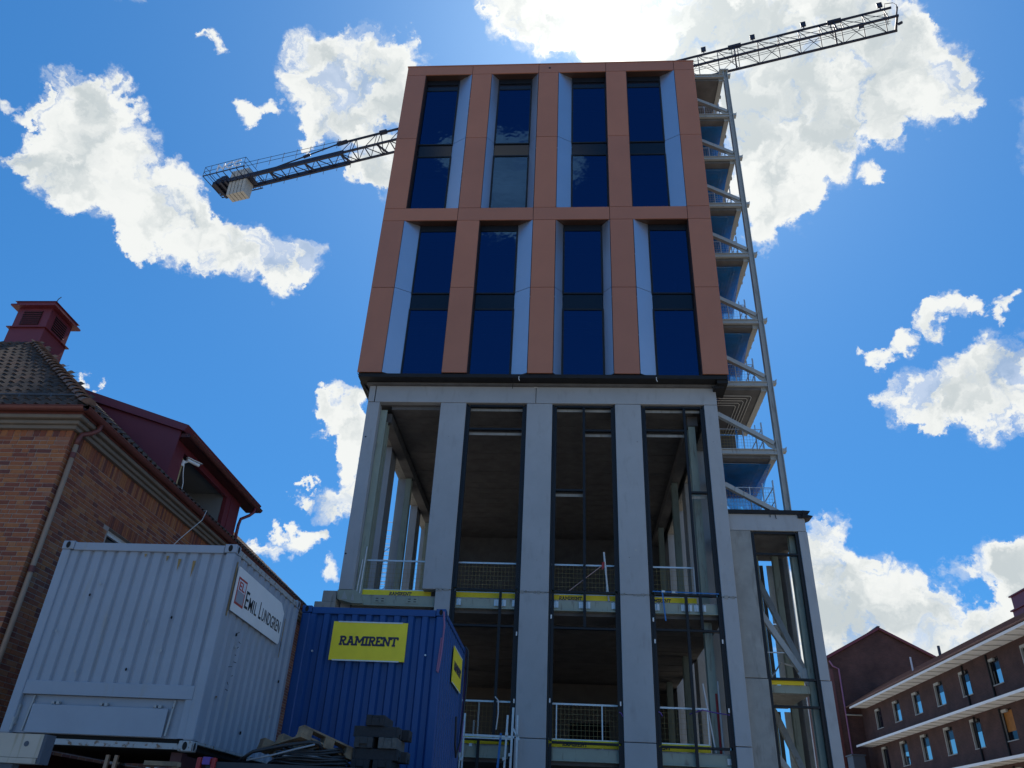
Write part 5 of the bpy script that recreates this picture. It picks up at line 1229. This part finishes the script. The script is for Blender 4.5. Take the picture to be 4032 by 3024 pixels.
for (y0, y1, zs, zh) in ops:
    if zs < 4: continue
    w = obj('window', MB().box(QX+.12, QX+.18, y0+.002, y0+.07, zs+.002, zh-.002).box(QX+.12, QX+.18, y1-.10, y1-.032, zs+.002, zh-.002).box(QX+.12, QX+.18, y0+.071, y1-.101, zh-.07, zh-.002).box(QX+.12, QX+.18, y0+.071, y1-.101, zs+.002, zs+.05), M['membrane'], Q)
    obj('reveal', MB().box(QX-.02, QX+.119, y1-.03, y1+.05, zs, zh).box(QX-.02, QX+.119, y1-.75, y1-.031, zh-.16, zh-.0), M['palegrey'], w)
    obj('sill', MB().box(QX-.05, QX+.115, y0-.04, y1+.04, zs-.05, zs-.0), M['palegrey'], w)
    r1 = rw.random(); zm = zs+.07+(zh-zs)*(.5 if r1 < .75 else .25)
    obj('pane', MB().box(QX+.145, QX+.155, y0+.071, y1-.101, zs+.051, zm), M['glass_clear'] if y1 < 47 and r1 < .8 else M['spandrel'], w)
    obj('blind', MB().box(QX+.148, QX+.16, y0+.071, y1-.101, zm+.002, zh-.071), M['spandrel'] if not (zs < 9 and 29 < y1 < 31) else M['orange'], w)
for (zc, yn, yf) in ((13.36, 2, 52.9), (10.18, 2, 52.7), (7.0, 2, 52.6)):
    cn = obj('canopy', MB().box(QC, QC+.05, yn, yf, zc, zc+.16).box(QC+.05, QX-.001, yn, yf, zc+.1, zc+.13), M['canopy'], Q)
    rb_ = MB(); x = QC+.1
    while x < QX-.05: rb_.box(x, x+.06, yn, yf-.4, zc+.05, zc+.099); x += .12
    obj('soffit_rib', rb_, M['canopy'], cn, kind='stuff')
    bt = MB(); y = yn
    while y < yf: bt.box(QC+.051, QX-.05, y, y+.07, zc+.02, zc+.049); y += 1.4
    obj('cross_batten', bt, M['palegrey'], cn, kind='stuff')
RX, RZ = 36.75, 15.68
rf = obj('roof', MB().hexa([(QC-.05, 0, 13.54), (RX, 0, RZ-.08), (RX, 54, RZ-.08), (QC-.05, 54, 13.54)], [(QC-.05, 0, 13.62), (RX, 0, RZ), (RX, 54, RZ), (QC-.05, 54, 13.62)]), M['farroof'], Q)
cs = MB(); k = 0
while QC+k*.3 < RX:
    x = QC-.04+k*.3; z = 13.625+(x-QC)*(RZ-13.6)/(RX-QC); cs.box(x, x+.05, 0, 53.9, z+.01, z+.045); k += 1
obj('tile_course', cs, M['farroof'], rf, kind='stuff')
obj('roof', MB().hexa([(RX+.001, 0, RZ-.08), (41, 0, 13.2), (41, 54, 13.2), (RX+.001, 54, RZ-.08)], [(RX+.001, 0, RZ), (41, 0, 13.3), (41, 54, 13.3), (RX+.001, 54, RZ)]), M['farroof'], Q)
obj('body', MB().box(QX+4.01, 41, 0, 54, 0, 13.2), M['farbrick_y'], Q)
for y in (33.0, 29.5, 42.0): obj('downpipe', MB().tube([(QX-.06, y, 0), (QX-.06, y, 6.9)], .07, 8).tube([(QX-.06, y, 7.2), (QX-.06, y, 10.1)], .07, 8).tube([(QX-.06, y, 10.4), (QX-.06, y, 13.3)], .07, 8), M['membrane'], Q) if y != 42.0 else None
c0 = at('X', RX, 3200+1740*.4666, 2250+375*.4666)
obj('chimney', MB().box(RX-.5, RX+.6, c0.y-2.6, c0.y-.35, 14.9, c0.z+.15).box(RX-.6, RX+.7, c0.y-2.7, c0.y-.25, c0.z+.16, c0.z+.24).box(RX-.42, RX+.5, c0.y-2.4, c0.y-.45, c0.z+.25, c0.z+1.05).box(RX-.5, RX+.6, c0.y-2.5, c0.y-.3, c0.z+1.06, c0.z+1.14), M['maroon'], Q)
for (px0, px1, xx, lab) in (((1075, 700), (1060, 628), 36.2, 0), ((845, 830), (828, 720), 35.2, 1)):
    a = at('X', xx, 3200+px0[0]*.4666, 2250+px0[1]*.4666); b = at('X', xx, 3200+px1[0]*.4666, 2250+px1[1]*.4666)
    obj('vent_pipe', MB().tube([(a.x, a.y, a.z-.5), (a.x, a.y, b.z)], .11 if lab == 0 else .07, 8), M['greyend'] if lab == 0 else M['board'], Q)

GH = thing('gabled_house', 'tall dark brick gabled house beyond the long block', 'house', (37.4, 58, 0))
obj('wall', MB().prism([(32.3, 54.1, 0), (42.5, 54.1, 0), (42.5, 54.1, 17.9), (37.4, 54.1, 20.65), (32.3, 54.1, 17.9)], (0, 12, 0)), M['farbrick_x'], GH)
obj('roof', MB().prism([(32.0, 53.85, 17.8), (37.4, 53.85, 20.72), (37.4, 53.85, 20.95), (31.9, 53.85, 18.0)], (0, 12.5, 0)), M['farroof'], GH)
obj('roof', MB().prism([(42.8, 53.85, 17.8), (42.9, 53.85, 18.0), (37.401, 53.85, 20.95), (37.401, 53.85, 20.72)], (0, 12.5, 0)), M['farroof'], GH)
obj('barge_board', MB().beam((31.95, 53.82, 17.86), (37.4, 53.82, 20.8), .05, .2).beam((42.85, 53.82, 17.86), (37.4, 53.82, 20.8), .05, .2), M['maroon'], GH)
obj('ridge_cap', MB().box(37.28, 37.52, 53.8, 66, 20.93, 21.02), M['greyend'], GH)
obj('downpipe', MB().tube([(32.35, 53.95, 17.7), (32.6, 53.9, 17.2), (33.1, 53.95, 17.0), (33.1, 53.95, 9), (33.1, 53.95, 0)], .07, 8), M['pink'], GH)
obj('corner_strip', MB().box(32.25, 32.55, 54.0, 54.095, 0, 17.0), M['copperpipe'], GH)
obj('string_rail', MB().tube([(33.1, 53.9, 13.0), (35.4, 53.9, 13.0)], .07, 8), M['palegrey'], GH)
tag(obj('blue_hut', MB().box(32.3, 33.3, 51.5, 53.0, 0, 9.4).box(32.2, 33.4, 51.4, 53.1, 9.41, 9.5), M['greyend'], origin=(32.8, 52, 0)), 'narrow blue grey hoist shaft at the foot of gabled house', 'shaft')
